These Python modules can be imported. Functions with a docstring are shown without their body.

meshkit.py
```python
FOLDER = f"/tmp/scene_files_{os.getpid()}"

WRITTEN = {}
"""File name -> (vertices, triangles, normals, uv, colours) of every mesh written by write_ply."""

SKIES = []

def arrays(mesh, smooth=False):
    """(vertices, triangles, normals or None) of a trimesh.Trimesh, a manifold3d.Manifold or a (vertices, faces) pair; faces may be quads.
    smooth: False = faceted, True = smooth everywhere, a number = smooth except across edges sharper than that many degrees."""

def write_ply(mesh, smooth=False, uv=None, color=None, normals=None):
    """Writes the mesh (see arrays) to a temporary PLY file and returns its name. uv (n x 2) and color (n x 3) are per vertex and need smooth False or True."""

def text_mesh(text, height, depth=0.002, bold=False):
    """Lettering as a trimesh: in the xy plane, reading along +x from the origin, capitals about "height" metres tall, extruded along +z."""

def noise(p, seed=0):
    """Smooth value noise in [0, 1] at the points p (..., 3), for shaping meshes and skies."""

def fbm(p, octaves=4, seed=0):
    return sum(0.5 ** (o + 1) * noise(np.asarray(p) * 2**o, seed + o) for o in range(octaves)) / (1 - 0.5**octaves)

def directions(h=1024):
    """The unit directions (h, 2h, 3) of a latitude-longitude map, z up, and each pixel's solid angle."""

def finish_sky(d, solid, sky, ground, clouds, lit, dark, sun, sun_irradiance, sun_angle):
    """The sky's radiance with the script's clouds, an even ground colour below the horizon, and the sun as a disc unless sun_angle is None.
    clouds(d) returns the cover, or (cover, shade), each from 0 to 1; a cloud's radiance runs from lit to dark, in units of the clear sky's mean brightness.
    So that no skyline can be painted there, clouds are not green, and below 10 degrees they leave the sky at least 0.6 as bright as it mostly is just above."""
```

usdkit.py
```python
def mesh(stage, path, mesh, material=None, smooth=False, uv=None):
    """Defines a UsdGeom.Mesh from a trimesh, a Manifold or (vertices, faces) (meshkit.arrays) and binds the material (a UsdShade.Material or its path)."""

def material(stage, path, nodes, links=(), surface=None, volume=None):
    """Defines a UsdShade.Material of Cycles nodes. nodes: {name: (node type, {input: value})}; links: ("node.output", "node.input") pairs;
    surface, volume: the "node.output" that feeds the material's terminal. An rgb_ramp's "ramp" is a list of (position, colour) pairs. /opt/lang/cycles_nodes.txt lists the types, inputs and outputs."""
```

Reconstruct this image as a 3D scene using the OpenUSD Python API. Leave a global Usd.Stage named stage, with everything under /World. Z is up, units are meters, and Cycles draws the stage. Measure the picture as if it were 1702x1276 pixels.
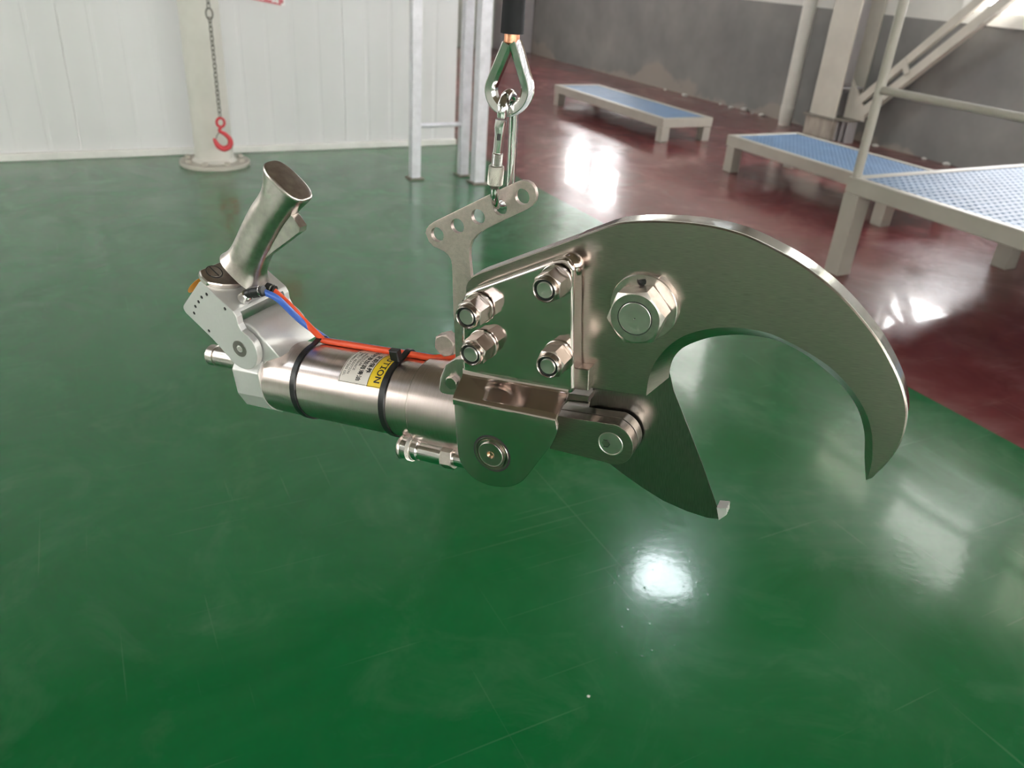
import math, random
import numpy as np, trimesh, manifold3d, mapbox_earcut
from shapely.geometry import Polygon
import meshkit, usdkit
from pxr import Usd, UsdGeom, UsdLux, UsdShade, Gf, Sdf, Vt

random.seed(7)
stage = Usd.Stage.CreateInMemory()
UsdGeom.SetStageUpAxis(stage, "Z")
UsdGeom.SetStageMetersPerUnit(stage, 1.0)
UsdGeom.Xform.Define(stage, "/World")
UsdGeom.Scope.Define(stage, "/World/Looks")

# ---------------------------------------------------------------- camera
F_PX, CX, CY, EYE = 1325.0, 851.0, 638.0, 1.5
UP = np.array([182.0, 2482.0, 1325.0]); UP /= np.linalg.norm(UP)          # world up seen from the camera
_y = np.array([80 - CX, CY + 120.0, -F_PX]); _y -= UP * (_y @ UP); _y /= np.linalg.norm(_y)
ROT = np.array([np.cross(_y, UP), _y, UP])                               # rows: world axes in camera axes
cam = UsdGeom.Camera.Define(stage, "/World/camera")
_m = np.eye(4); _m[:3, :3] = ROT.T; _m[3, :3] = (0, 0, EYE)
cam.AddTransformOp().Set(Gf.Matrix4d(*_m.ravel().tolist()))
cam.CreateHorizontalApertureAttr(36.0)
cam.CreateVerticalApertureAttr(36.0 * 1276 / 1702)
cam.CreateFocalLengthAttr(36.0 * F_PX / 1702)
cam.CreateFStopAttr(9.0)
cam.CreateFocusDistanceAttr(0.8)
cam.CreateClippingRangeAttr(Gf.Vec2f(0.02, 500))
cam.CreateExposureAttr(EXPOSURE := 0.58)

# ---------------------------------------------------------------- daylight: one even overcast sky
dome = UsdLux.DomeLight.Define(stage, "/World/overcast_sky")
dome.CreateIntensityAttr(6.8)
dome.CreateColorAttr(Gf.Vec3f(1.0, 0.955, 0.965))
LAMP_POWER = 24.0

# ---------------------------------------------------------------- helpers: scene tree
_used = {}


def _path(parent, name):
    base = str(parent.GetPath()) if parent else "/World"
    k = _used.get((base, name), 0); _used[(base, name)] = k + 1
    return f"{base}/{name}" + (f"_{k:03d}" if k else "")


def tag(prim, label=None, cat=None, group=None, kind=None):
    for key, val in (("label", label), ("category", cat), ("group", group), ("kind", kind)):
        if val:
            prim.SetCustomDataByKey(key, val)
    return prim


def thing(name, label, cat, loc=(0, 0, 0), rotz=0.0, group=None, kind=None, matrix=None):
    x = UsdGeom.Xform.Define(stage, _path(None, name))
    if matrix is not None:
        x.AddTransformOp().Set(Gf.Matrix4d(*np.asarray(matrix, float).ravel().tolist()))
    else:
        x.AddTranslateOp().Set(Gf.Vec3d(*map(float, loc)))
        if rotz:
            x.AddRotateZOp().Set(float(rotz))
    return tag(x.GetPrim(), label, cat, group, kind)


def obj(name, mesh, mat, parent=None, smooth=32, label=None, cat=None, kind=None, group=None, uv=None):
    if isinstance(mesh, (list, tuple)) and not (len(mesh) == 2 and isinstance(mesh[0], np.ndarray)):
        mesh = trimesh.util.concatenate([tri(x) for x in mesh])
    p = usdkit.mesh(stage, _path(parent, name), mesh, mat, smooth=smooth).GetPrim()
    return tag(p, label, cat, group, kind)


# ---------------------------------------------------------------- helpers: shapes
def tri(m):
    if isinstance(m, trimesh.Trimesh):
        return m
    v, f, _ = meshkit.arrays(m)
    return trimesh.Trimesh(v, f, process=False)


def box(x0, x1, y0, y1, z0, z1, c=0.0):
    if c:
        return slab([(x0, y0), (x1, y0), (x1, y1), (x0, y1)], z0, z1, c)
    m = trimesh.creation.box((x1 - x0, y1 - y0, z1 - z0)); m.apply_translation(((x0 + x1) / 2, (y0 + y1) / 2, (z0 + z1) / 2))
    return m


def loft(rings, cap=(True, True)):
    rings = [np.asarray(r, float) for r in rings]
    n = len(rings[0]); v = np.vstack(rings); f = []
    for k in range(len(rings) - 1):
        a = np.arange(n); b = (a + 1) % n
        A, B, Cc, D = k * n + a, k * n + b, (k + 1) * n + b, (k + 1) * n + a
        f += [np.stack([A, B, Cc], 1), np.stack([A, Cc, D], 1)]
    for end, k in ((0, 0), (1, len(rings) - 1)):
        if not cap[end]:
            continue
        r = rings[k]
        nrm = np.cross(r - r.mean(0), np.roll(r, -1, 0) - r.mean(0)).sum(0); nrm /= np.linalg.norm(nrm) + 1e-15
        e1 = np.cross(nrm, [0, 0, 1.0] if abs(nrm[2]) < 0.9 else [1.0, 0, 0]); e1 /= np.linalg.norm(e1); e2 = np.cross(nrm, e1)
        p2 = np.stack([r @ e1, r @ e2], 1)
        t = np.asarray(mapbox_earcut.triangulate_float64(p2, np.array([n], np.uint32)), int).reshape(-1, 3) + k * n
        p = v[t]; fn = np.cross(p[:, 1] - p[:, 0], p[:, 2] - p[:, 0]).sum(0)
        want = -nrm if end == 0 else nrm
        f.append(t if fn @ want > 0 else t[:, ::-1])
    m = trimesh.Trimesh(v, np.vstack(f), process=False)
    if m.volume < 0:
        m.invert()
    return m


def ccw(p):
    p = np.asarray(p, float); x, y = p.T
    return p if (x * np.roll(y, -1) - y * np.roll(x, -1)).sum() > 0 else p[::-1].copy()


def inset(p, d):
    """Closed ccw outline moved inwards by d, point for point."""
    e = np.roll(p, -1, 0) - p; e /= np.linalg.norm(e, axis=1, keepdims=True) + 1e-12
    nr = np.stack([-e[:, 1], e[:, 0]], 1); pv = np.roll(nr, 1, 0)
    s = nr + pv; s /= np.maximum(np.linalg.norm(s, axis=1, keepdims=True), 1e-9)
    k = np.clip((s * nr).sum(1, keepdims=True), 0.5, 1)
    return p + s / k * d


def rnd(p, r, concave=None, q=5):
    g = Polygon(p).buffer(-r, quad_segs=q).buffer(r, quad_segs=q)
    if concave:
        g = g.buffer(concave, quad_segs=q).buffer(-concave, quad_segs=q)
    p = np.array(g.simplify(0.00002).exterior.coords)[:-1]
    return p[np.linalg.norm(p - np.roll(p, 1, 0), axis=1) > 0.00008]


def slab(p, w0, w1, c=0.0006, seg=1):
    """Outline (x, y) extruded along z from w0 to w1, its rims rounded by c."""
    p = ccw(p); rings = []
    if c <= 0:
        return loft([np.c_[p, np.full(len(p), w)] for w in (w0, w1)])
    for s in range(seg + 1):
        a = s / seg * math.pi / 2
        rings.append(np.c_[inset(p, c * (1 - math.sin(a))), np.full(len(p), w0 + c * (1 - math.cos(a)))])
    rings2 = [np.c_[r[:, :2], w1 - (r[:, 2] - w0)] for r in rings[::-1]]
    return loft(rings + rings2)


def shifted(m, p):
    m = tri(m).copy(); m.apply_translation(p); return m


def man(m):
    if isinstance(m, manifold3d.Manifold):
        return m
    r = manifold3d.Manifold(manifold3d.Mesh(vert_properties=np.asarray(m.vertices, np.float32), tri_verts=np.asarray(m.faces, np.uint32)))
    if r.is_empty():
        raise ValueError(f"not a closed solid: {r.status()}")
    return r


def solid(p, w0, w1, c, seg=1):
    """slab() as a Manifold, with the largest rim up to c that keeps it a closed solid."""
    for k in (1, 0.8, 0.6, 0.4, 0.2, 0):
        try:
            return man(slab(p, w0, w1, c * k, seg))
        except ValueError:
            pass


def basis(d):
    d = np.asarray(d, float) / np.linalg.norm(d)
    a = np.cross(d, [0, 0, 1.0] if abs(d[2]) < 0.9 else [0, 1.0, 0]); a /= np.linalg.norm(a)
    return a, np.cross(d, a), d


def lathe(prof, origin=(0, 0, 0), axis=(0, 0, 1), n=40):
    """prof: (distance along the axis, radius) pairs."""
    a, b, d = basis(axis); t = np.arange(n) * 2 * math.pi / n
    c, s = np.cos(t)[:, None], np.sin(t)[:, None]
    return loft([np.asarray(origin, float) + d * x + max(r, 1e-5) * (c * a + s * b) for x, r in prof])


def cyl(p0, p1, r, n=24, c=0.0):
    p0, p1 = np.asarray(p0, float), np.asarray(p1, float); L = np.linalg.norm(p1 - p0)
    prof = [(0, r), (L, r)] if not c else [(0, r - c), (c, r), (L - c, r), (L, r - c)]
    return lathe(prof, p0, p1 - p0, n)


def smooth_path(p, n=60, closed=False):
    p = np.asarray(p, float)
    q = np.vstack([p[-1], p, p[0], p[1]]) if closed else np.vstack([2 * p[0] - p[1], p, 2 * p[-1] - p[-2]])
    m = len(q) - 3; out = []
    for x in np.linspace(0, m, n, endpoint=not closed):
        k = min(int(x), m - 1); t = x - k; a, b, c, d = q[k:k + 4]
        out.append(0.5 * (2 * b + (c - a) * t + (2 * a - 5 * b + 4 * c - d) * t * t + (3 * b - a - 3 * c + d) * t ** 3))
    return np.array(out)


def resample(p, n):
    p = np.asarray(p, float); s = np.r_[0, np.cumsum(np.linalg.norm(np.diff(p, axis=0), axis=1))]
    x = np.linspace(0, s[-1], n)
    return np.stack([np.interp(x, s, p[:, k]) for k in range(p.shape[1])], 1)


def tube(path, r, n=12, closed=False, squash=1.0):
    p = np.asarray(path, float); k = len(p)
    t = (np.roll(p, -1, 0) - np.roll(p, 1, 0)) if closed else np.gradient(p, axis=0)
    t /= np.linalg.norm(t, axis=1, keepdims=True) + 1e-12
    a = basis(t[0])[0]; rad = np.broadcast_to(r, (k,)); ang = np.arange(n) * 2 * math.pi / n; rings = []
    for i in range(k):
        a = a - t[i] * (a @ t[i]); a /= np.linalg.norm(a); b = np.cross(t[i], a)
        rings.append(p[i] + rad[i] * (np.cos(ang)[:, None] * a + squash * np.sin(ang)[:, None] * b))
    if closed:
        rings.append(rings[0]); return loft(rings, (False, False))
    return loft(rings)


def ring_prism(n, r, z0, z1, c, rot=0.0):
    a = np.arange(n) * 2 * math.pi / n + rot
    return slab(np.c_[r * np.cos(a), r * np.sin(a)], z0, z1, c)


def hexnut(af, h, rot=0.0, both=True):
    """Hexagon of width af across flats from z=0 to h, its corners turned down as on a real nut."""
    R = af / math.sqrt(3)
    a = np.arange(6) * math.pi / 3 + rot
    hx = man(slab(np.c_[R * np.cos(a), R * np.sin(a)], 0, h, 0))
    k = R - af / 2
    cone = man(lathe([(0, af / 2 * 0.96 if both else R), (k * 0.62 if both else 1e-4, R * 1.01), (h - k * 0.62, R * 1.01), (h, af / 2 * 0.96)], n=48))
    return tri(hx ^ cone)


# ---------------------------------------------------------------- materials
def mat(name, nodes, links=(), surface="p.BSDF"):
    return usdkit.material(stage, "/World/Looks/" + name, nodes, links, surface=surface)


def plain(name, col, rough=0.5, metal=0.0, var=0.0, scale=6.0, bump=0.0, bscale=80.0, stretch=None, spec=0.5, rvar=0.0, aniso=0.0, coat=0.0):
    """Principled surface; var mottles the colour, rvar the roughness, bump gives fine relief; stretch scales object space (brushing)."""
    nodes = {"p": ("principled_bsdf", {"base_color": col, "roughness": rough, "metallic": metal, "specular_ior_level": spec, "anisotropic": aniso, "coat_weight": coat})}
    links = []
    if var or rvar or bump:
        nodes["tc"] = ("texture_coordinate", {})
        src = "tc.object"
        if stretch:
            nodes["mp"] = ("mapping", {"scale": stretch}); links.append(("tc.object", "mp.vector")); src = "mp.vector"
    if var:
        nodes["n"] = ("noise_texture", {"scale": scale, "detail": 5.0, "roughness": 0.6})
        lo, hi = [max(0, c * (1 - var)) for c in col], [min(1, c * (1 + var)) for c in col]
        nodes["r"] = ("rgb_ramp", {"ramp": [(0.3, lo), (0.7, hi)]})
        links += [(src, "n.vector"), ("n.fac", "r.fac"), ("r.color", "p.base_color")]
    if rvar:
        nodes["n2"] = ("noise_texture", {"scale": scale * 1.7, "detail": 4.0})
        nodes["mr"] = ("map_range", {"from_min": 0.3, "from_max": 0.7, "to_min": max(0.01, rough - rvar), "to_max": rough + rvar})
        links += [(src, "n2.vector"), ("n2.fac", "mr.value"), ("mr.result", "p.roughness")]
    if bump:
        nodes["n3"] = ("noise_texture", {"scale": bscale, "detail": 3.0})
        nodes["b"] = ("bump", {"strength": bump, "distance": 0.002})
        links += [(src, "n3.vector"), ("n3.fac", "b.height"), ("b.normal", "p.normal")]
    return mat(name, nodes, links)


def emitter(name, col, strength):
    return mat(name, {"e": ("emission", {"color": col, "strength": strength})}, surface="e.emission")


GLASS = mat("window_glass", {"t": ("transparent_bsdf", {"color": (0.94, 0.96, 0.96)}), "g": ("glossy_bsdf", {"color": (1, 1, 1), "roughness": 0.0}), "m": ("mix_closure", {"fac": 0.07})},
            [("t.BSDF", "m.closure1"), ("g.BSDF", "m.closure2")], surface="m.closure")
HAZY = mat("hazy_glass", {"t": ("transparent_bsdf", {"color": (0.54, 0.55, 0.53)}), "g": ("diffuse_bsdf", {"color": (0.6, 0.6, 0.56)}), "m": ("mix_closure", {"fac": 0.12})},
            [("t.BSDF", "m.closure1"), ("g.BSDF", "m.closure2")], surface="m.closure")


DUSTY = mat("dusty_glass", {"t": ("transparent_bsdf", {"color": (0.46, 0.47, 0.42)}), "g": ("diffuse_bsdf", {"color": (0.55, 0.53, 0.45)}), "m": ("mix_closure", {"fac": 0.35})},
            [("t.BSDF", "m.closure1"), ("g.BSDF", "m.closure2")], surface="m.closure")


def floor_mat(name, dark, light, pale, rough, clear):
    nodes = {
        "tc": ("texture_coordinate", {}),
        "big": ("noise_texture", {"scale": 0.8, "detail": 6.0, "roughness": 0.6}),
        "base": ("rgb_ramp", {"ramp": [(0.32, dark), (0.68, light)]}),
        "sc": ("noise_texture", {"scale": 2.6, "detail": 9.0, "roughness": 0.68, "distortion": 1.4}),
        "scr": ("rgb_ramp", {"ramp": [(0.52, (0, 0, 0)), (0.74, (0.40, 0.40, 0.40))]}),
        "m1": ("mix_color", {"b": pale}),
        "mpa": ("mapping", {"rotation": (0, 0, 0.5), "scale": (0.7, 55, 1)}),
        "la": ("noise_texture", {"scale": 1.5, "detail": 2.0, "distortion": 0.35}),
        "lra": ("rgb_ramp", {"ramp": [(0.70, (0, 0, 0)), (0.725, (0.5, 0.5, 0.5))]}),
        "mpb": ("mapping", {"rotation": (0, 0, -0.9), "scale": (60, 0.9, 1)}),
        "lb": ("noise_texture", {"scale": 1.3, "detail": 2.0, "distortion": 0.5}),
        "lrb": ("rgb_ramp", {"ramp": [(0.705, (0, 0, 0)), (0.73, (0.45, 0.45, 0.45))]}),
        "la2": ("mix_color", {"blend_type": "lighten", "fac": 1.0}),
        "m2": ("mix_color", {"b": pale}),
        "rn": ("noise_texture", {"scale": 1.7, "detail": 7.0, "roughness": 0.62, "distortion": 0.8}),
        "rr": ("map_range", {"from_min": 0.35, "from_max": 0.7, "to_min": rough, "to_max": rough + 0.15}),
        "w1": ("noise_texture", {"scale": 2.2, "detail": 1.0}), "w2": ("noise_texture", {"scale": 34.0, "detail": 2.0}),
        "vo": ("voronoi_texture", {"scale": 26.0, "randomness": 1.0}),
        "vr": ("map_range", {"from_min": 0.0, "from_max": 0.12, "to_min": 0.55, "to_max": 0.0, "clamp": True}),
        "mw2": ("math", {"math_type": "multiply_add", "value2": 0.07}),
        "mw3": ("math", {"math_type": "multiply_add", "value2": 0.14}),
        "b": ("bump", {"strength": 1.0, "distance": 0.0022}),
        "p": ("principled_bsdf", {"specular_ior_level": 0.36, "coat_weight": 0.42, "coat_roughness": clear, "coat_ior": 1.5}),
    }
    L = [("tc.object", x + ".vector") for x in ("big", "sc", "mpa", "mpb", "rn", "w1", "w2", "vo")]
    L += [("big.fac", "base.fac"), ("sc.fac", "scr.fac"), ("base.color", "m1.a"), ("scr.color", "m1.fac"),
          ("mpa.vector", "la.vector"), ("la.fac", "lra.fac"), ("mpb.vector", "lb.vector"), ("lb.fac", "lrb.fac"), ("lra.color", "la2.a"), ("lrb.color", "la2.b"),
          ("m1.result", "m2.a"), ("la2.result", "m2.fac"), ("m2.result", "p.base_color"), ("rn.fac", "rr.value"), ("rr.result", "p.roughness"),
          ("vo.distance", "vr.value"), ("w2.fac", "mw2.value1"), ("w1.fac", "mw2.value3"), ("vr.result", "mw3.value1"), ("mw2.value", "mw3.value3"), ("mw3.value", "b.height"), ("b.normal", "p.normal"), ("b.normal", "p.coat_normal")]
    return mat(name, nodes, L)


M = dict(
    green=floor_mat("green_epoxy", (0.001, 0.106, 0.025), (0.002, 0.130, 0.034), (0.07, 0.185, 0.10), 0.16, 0.08),
    red=floor_mat("red_epoxy", (0.150, 0.034, 0.036), (0.195, 0.050, 0.050), (0.30, 0.18, 0.17), 0.18, 0.04),
    panel=plain("white_sandwich_panel", (0.70, 0.70, 0.705), 0.38, var=0.03, scale=2.0, stretch=(1, 1, 0.15), spec=0.4),
    plaster=plain("white_plaster", (0.68, 0.67, 0.63), 0.7, var=0.06, scale=3.0, bump=0.15, bscale=30),
    far_wall=plain("pale_grey_green_plaster", (0.42, 0.44, 0.39), 0.7, var=0.06, scale=2.0),
    roof=plain("tan_roof_boards", (0.24, 0.175, 0.12), 0.65, var=0.12, scale=1.5),
    cove=plain("white_cove_strip", (0.78, 0.77, 0.74), 0.45, var=0.06, scale=8.0),
    cream=plain("cream_paint", (0.62, 0.60, 0.55), 0.4, var=0.06, scale=5.0),
    beige=plain("beige_steel_paint", (0.50, 0.47, 0.41), 0.5, var=0.08, scale=4.0, bump=0.1, bscale=40),
    tint=plain("greyish_lilac_paint", (0.40, 0.38, 0.39), 0.5, var=0.1, scale=4.0),
    bench=plain("warm_white_stainless_tube", (0.37, 0.345, 0.30), 0.42, var=0.05, scale=7.0, spec=0.4),
    galv=plain("galvanised_steel", (0.74, 0.735, 0.79), 0.42, metal=0.35, var=0.10, scale=14.0, rvar=0.08),
    rust=plain("dull_plate", (0.22, 0.20, 0.17), 0.7, var=0.25, scale=12.0),
    grating=plain("blue_grating", (0.115, 0.20, 0.33), 0.5, var=0.12, scale=5.0),
    hookred=plain("red_hook_paint", (0.62, 0.03, 0.045), 0.35, var=0.1, scale=20.0, coat=0.3),
    chain=plain("dark_chain_steel", (0.20, 0.19, 0.17), 0.4, metal=0.7, var=0.2, scale=30.0),
    signred=plain("red_sign_print", (0.62, 0.16, 0.19), 0.4, var=0.04, scale=6.0),
    signwhite=plain("white_sign_print", (0.82, 0.80, 0.80), 0.4),
    glow=emitter("lamp_glow", (0.86, 0.95, 1.0), LAMP_POWER),
    housing=plain("lamp_housing", (0.25, 0.25, 0.27), 0.4, metal=0.6, var=0.1),
    asphalt=plain("outdoor_concrete", (0.32, 0.32, 0.30), 0.8, var=0.1, scale=1.0),
    # the tool
    jaw=plain("brushed_jaw_steel", (0.43, 0.375, 0.335), 0.27, metal=1.0, var=0.025, scale=1.0, stretch=(60, 2200, 60), rvar=0.015, bump=0.015, bscale=1.0),
    rim=plain("polished_rim_steel", (0.72, 0.71, 0.69), 0.10, metal=1.0, rvar=0.05, scale=30.0),
    blade=plain("dark_blade_steel", (0.34, 0.31, 0.29), 0.25, metal=1.0, var=0.03, scale=1.0, stretch=(2200, 60, 60), rvar=0.015),
    mirror=plain("polished_cover_steel", (0.66, 0.57, 0.54), 0.11, metal=1.0, rvar=0.07, scale=9.0, bump=0.8, bscale=8.0),
    barrel=plain("turned_barrel_steel", (0.64, 0.55, 0.525), 0.27, metal=1.0, var=0.015, scale=1.0, stretch=(2600, 25, 25), rvar=0.012),
    satin=plain("satin_cast_steel", (0.60, 0.545, 0.505), 0.29, metal=1.0, rvar=0.02, scale=60.0),
    blast=plain("bead_blasted_steel", (0.60, 0.51, 0.47), 0.46, metal=1.0, var=0.10, scale=260.0, bump=0.16, bscale=650.0),
    nut=plain("plated_nut_steel", (0.50, 0.44, 0.40), 0.22, metal=1.0),
    turned=plain("turned_bolt_end", (0.66, 0.63, 0.59), 0.33, metal=1.0, var=0.1, scale=40.0),
    pinmetal=plain("pin_steel", (0.46, 0.42, 0.38), 0.28, metal=1.0, var=0.06, scale=50.0),
    chrome=plain("zinc_plated_steel", (0.74, 0.73, 0.71), 0.13, metal=1.0, rvar=0.05, scale=50.0),
    knurl=plain("knurled_steel", (0.66, 0.63, 0.58), 0.35, metal=1.0, var=0.1, scale=200.0),
    alu=plain("silver_anodised_casting", (0.64, 0.635, 0.62), 0.42, metal=0.6, var=0.02, scale=300.0),
    hole=plain("dark_bore", (0.02, 0.02, 0.02), 0.6),
    black=plain("black_nylon", (0.012, 0.012, 0.013), 0.33),
    rubber=plain("black_rubber_sheath", (0.012, 0.012, 0.014), 0.6, var=0.2, scale=60.0, bump=0.1, bscale=200.0, spec=0.2),
    orange=plain("orange_air_hose", (0.86, 0.10, 0.035), 0.30),
    blue=plain("blue_air_hose", (0.045, 0.13, 0.52), 0.30),
    copper=plain("copper_ferrule", (0.90, 0.42, 0.26), 0.28, metal=1.0, rvar=0.08, scale=80.0),
    brass=plain("dull_brass_bore", (0.50, 0.36, 0.24), 0.3, metal=1.0),
    sticker=plain("white_sticker", (0.72, 0.67, 0.62), 0.45),
    yellow=plain("yellow_sticker", (0.80, 0.56, 0.02), 0.45),
    amber=plain("orange_sticker", (0.80, 0.36, 0.02), 0.45),
    ink=plain("black_ink", (0.02, 0.018, 0.018), 0.5),
)
# cement wainscot: mottled grey, pale bloom along the foot
M["cement"] = mat("bare_cement", {
    "g": ("geometry", {}), "s": ("separate_xyz", {}), "n": ("noise_texture", {"scale": 1.1, "detail": 7.0, "roughness": 0.6}),
    "r": ("rgb_ramp", {"ramp": [(0.3, (0.175, 0.172, 0.17)), (0.55, (0.235, 0.23, 0.225)), (0.75, (0.30, 0.285, 0.27))]}),
    "n2": ("noise_texture", {"scale": 0.55, "detail": 5.0, "roughness": 0.6}),
    "hm": ("map_range", {"from_min": 0.38, "from_max": 0.68, "to_min": -0.05, "to_max": 0.36}),
    "d": ("math", {"math_type": "subtract"}), "k": ("map_range", {"from_min": 0.0, "from_max": 0.06, "to_min": 0.0, "to_max": 0.85, "clamp": True}),
    "m": ("mix_color", {"b": (0.32, 0.28, 0.25)}), "b": ("bump", {"strength": 0.3, "distance": 0.01}),
    "p": ("principled_bsdf", {"roughness": 0.75, "specular_ior_level": 0.3})},
    [("g.position", "s.vector"), ("g.position", "n.vector"), ("g.position", "n2.vector"), ("n.fac", "r.fac"), ("n2.fac", "hm.value"), ("hm.result", "d.value1"), ("s.z", "d.value2"),
     ("d.value", "k.value"), ("r.color", "m.a"), ("k.result", "m.fac"), ("m.result", "p.base_color"), ("n.fac", "b.height"), ("b.normal", "p.normal")])

# ================================================================ the room
XR, YL, YB, XS, YF, ZC = 7.45, 6.71, 14.5, -7.0, -7.0, 5.0               # right wall, panel wall, back wall, side wall, front wall, ceiling
XG = 2.95                                                                # where green floor meets red floor
obj("floor", box(XS, XG, YF, YL, -0.12, 0.0), M["green"], kind="structure", label="glossy green epoxy floor with scuffs and lamp reflections", smooth=False)
obj("floor", [box(XG, XR, YF, YB, -0.12, 0.0), box(XS, XG, YL, YB, -0.12, 0.0)], M["red"], kind="structure", label="glossy dark red epoxy floor on the right", smooth=False)
obj("ceiling", box(XS - 0.2, XR + 0.2, YF - 0.2, YB + 0.2, ZC, ZC + 0.1), M["roof"], kind="structure", label="tan boarded roof above the frame", smooth=False)
BWIN = [(-5.5, -2.5), (-2.0, 1.0), (1.5, 4.3)]
wb_ = man(box(XS, XR, YB, YB + 0.2, 0, ZC))
for a, b in BWIN:
    wb_ -= man(box(a, b, YB - 0.2, YB + 0.4, 1.2, 4.4))
obj("wall_back", tri(wb_), M["far_wall"], kind="structure", label="pale grey-green wall far behind the posts", smooth=False)
wf = man(box(XS, XR, YF - 0.2, YF, 0, ZC))
FWIN = [(-6.7, -3.5), (-3.2, 0.0), (0.3, 3.5), (3.8, 7.0)]
for a, b in FWIN:
    wf -= man(box(a, b, YF - 0.4, YF + 0.2, 1.0, 4.6))
obj("wall_front", tri(wf), M["plaster"], kind="structure", label="plastered wall behind the camera", smooth=False)
SWIN = [(1.3, 3.6), (4.0, 6.3)]
ws_ = man(box(XS - 0.2, XS, YF - 0.2, YB + 0.2, 0, ZC))
for a, b in SWIN:
    ws_ -= man(box(XS - 0.4, XS + 0.2, a, b, 1.2, 4.4))
obj("wall_side", tri(ws_), M["plaster"], kind="structure", label="plastered wall on the far left", smooth=False)

wl = thing("wall_left", "white ribbed sandwich-panel wall behind the pillar", None, kind="structure")
PW = 0.99
xe = 2.925
k = 0
while xe > XS + 0.01:
    x0 = max(xe - PW, XS)
    # each panel: a sheet with two shallow swages and a tongue joint
    prof = [(x0 + 0.0006, YL + 0.08), (x0 + 0.0006, YL + 0.003), (x0 + 0.005, YL)]
    for q in (0.2, 0.4, 0.6, 0.8):
        xm = x0 + q * (xe - x0)
        prof += [(xm - 0.018, YL), (xm - 0.010, YL + 0.002), (xm + 0.010, YL + 0.002), (xm + 0.018, YL)]
    prof += [(xe - 0.005, YL), (xe - 0.0006, YL + 0.003), (xe - 0.0006, YL + 0.08)]
    obj("wall_panel", slab(prof, 0.0, ZC, 0), M["panel"], wl, smooth=False)
    xe -= PW
obj("baseboard_left", [slab([(-7, YL - 0.035), (2.925, YL - 0.035), (2.925, YL), (-7, YL)], 0, 0.055, 0.006)], M["cove"], kind="structure", label="white cove strip along the foot of the panel wall")

WIN = [(3.1, 5.36, 1.24, 2.55), (3.40, 4.60, 3.15, 4.25), (4.70, 5.70, 3.15, 4.05), (2.55, 3.25, 3.05, 4.15), (10.45, 12.40, 1.24, 2.02), (7.75, 9.6, 2.95, 4.25), (10.4, 12.4, 2.95, 4.25),
       (-1.6, 1.2, 1.24, 2.55), (-1.6, 1.2, 2.95, 4.25), (-5.6, -2.8, 1.24, 2.55), (-5.6, -2.8, 2.95, 4.25)]
wr = thing("wall_right", "right wall, bare grey cement below white plaster", None, kind="structure")
obj("wainscot", box(XR, XR + 0.2, YF, YB, 0, 1.24), M["cement"], wr, smooth=False, label="bare grey cement lower wall with pale bloom at its foot")
up = man(box(XR, XR + 0.2, YF, YB, 1.24, ZC))
for y0, y1, z0, z1 in WIN:
    up -= man(box(XR - 0.1, XR + 0.3, y0, y1, z0 - (0.02 if z0 < 2 else 0), z1))
obj("upper_wall", tri(up), M["plaster"], wr, smooth=False)
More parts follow.
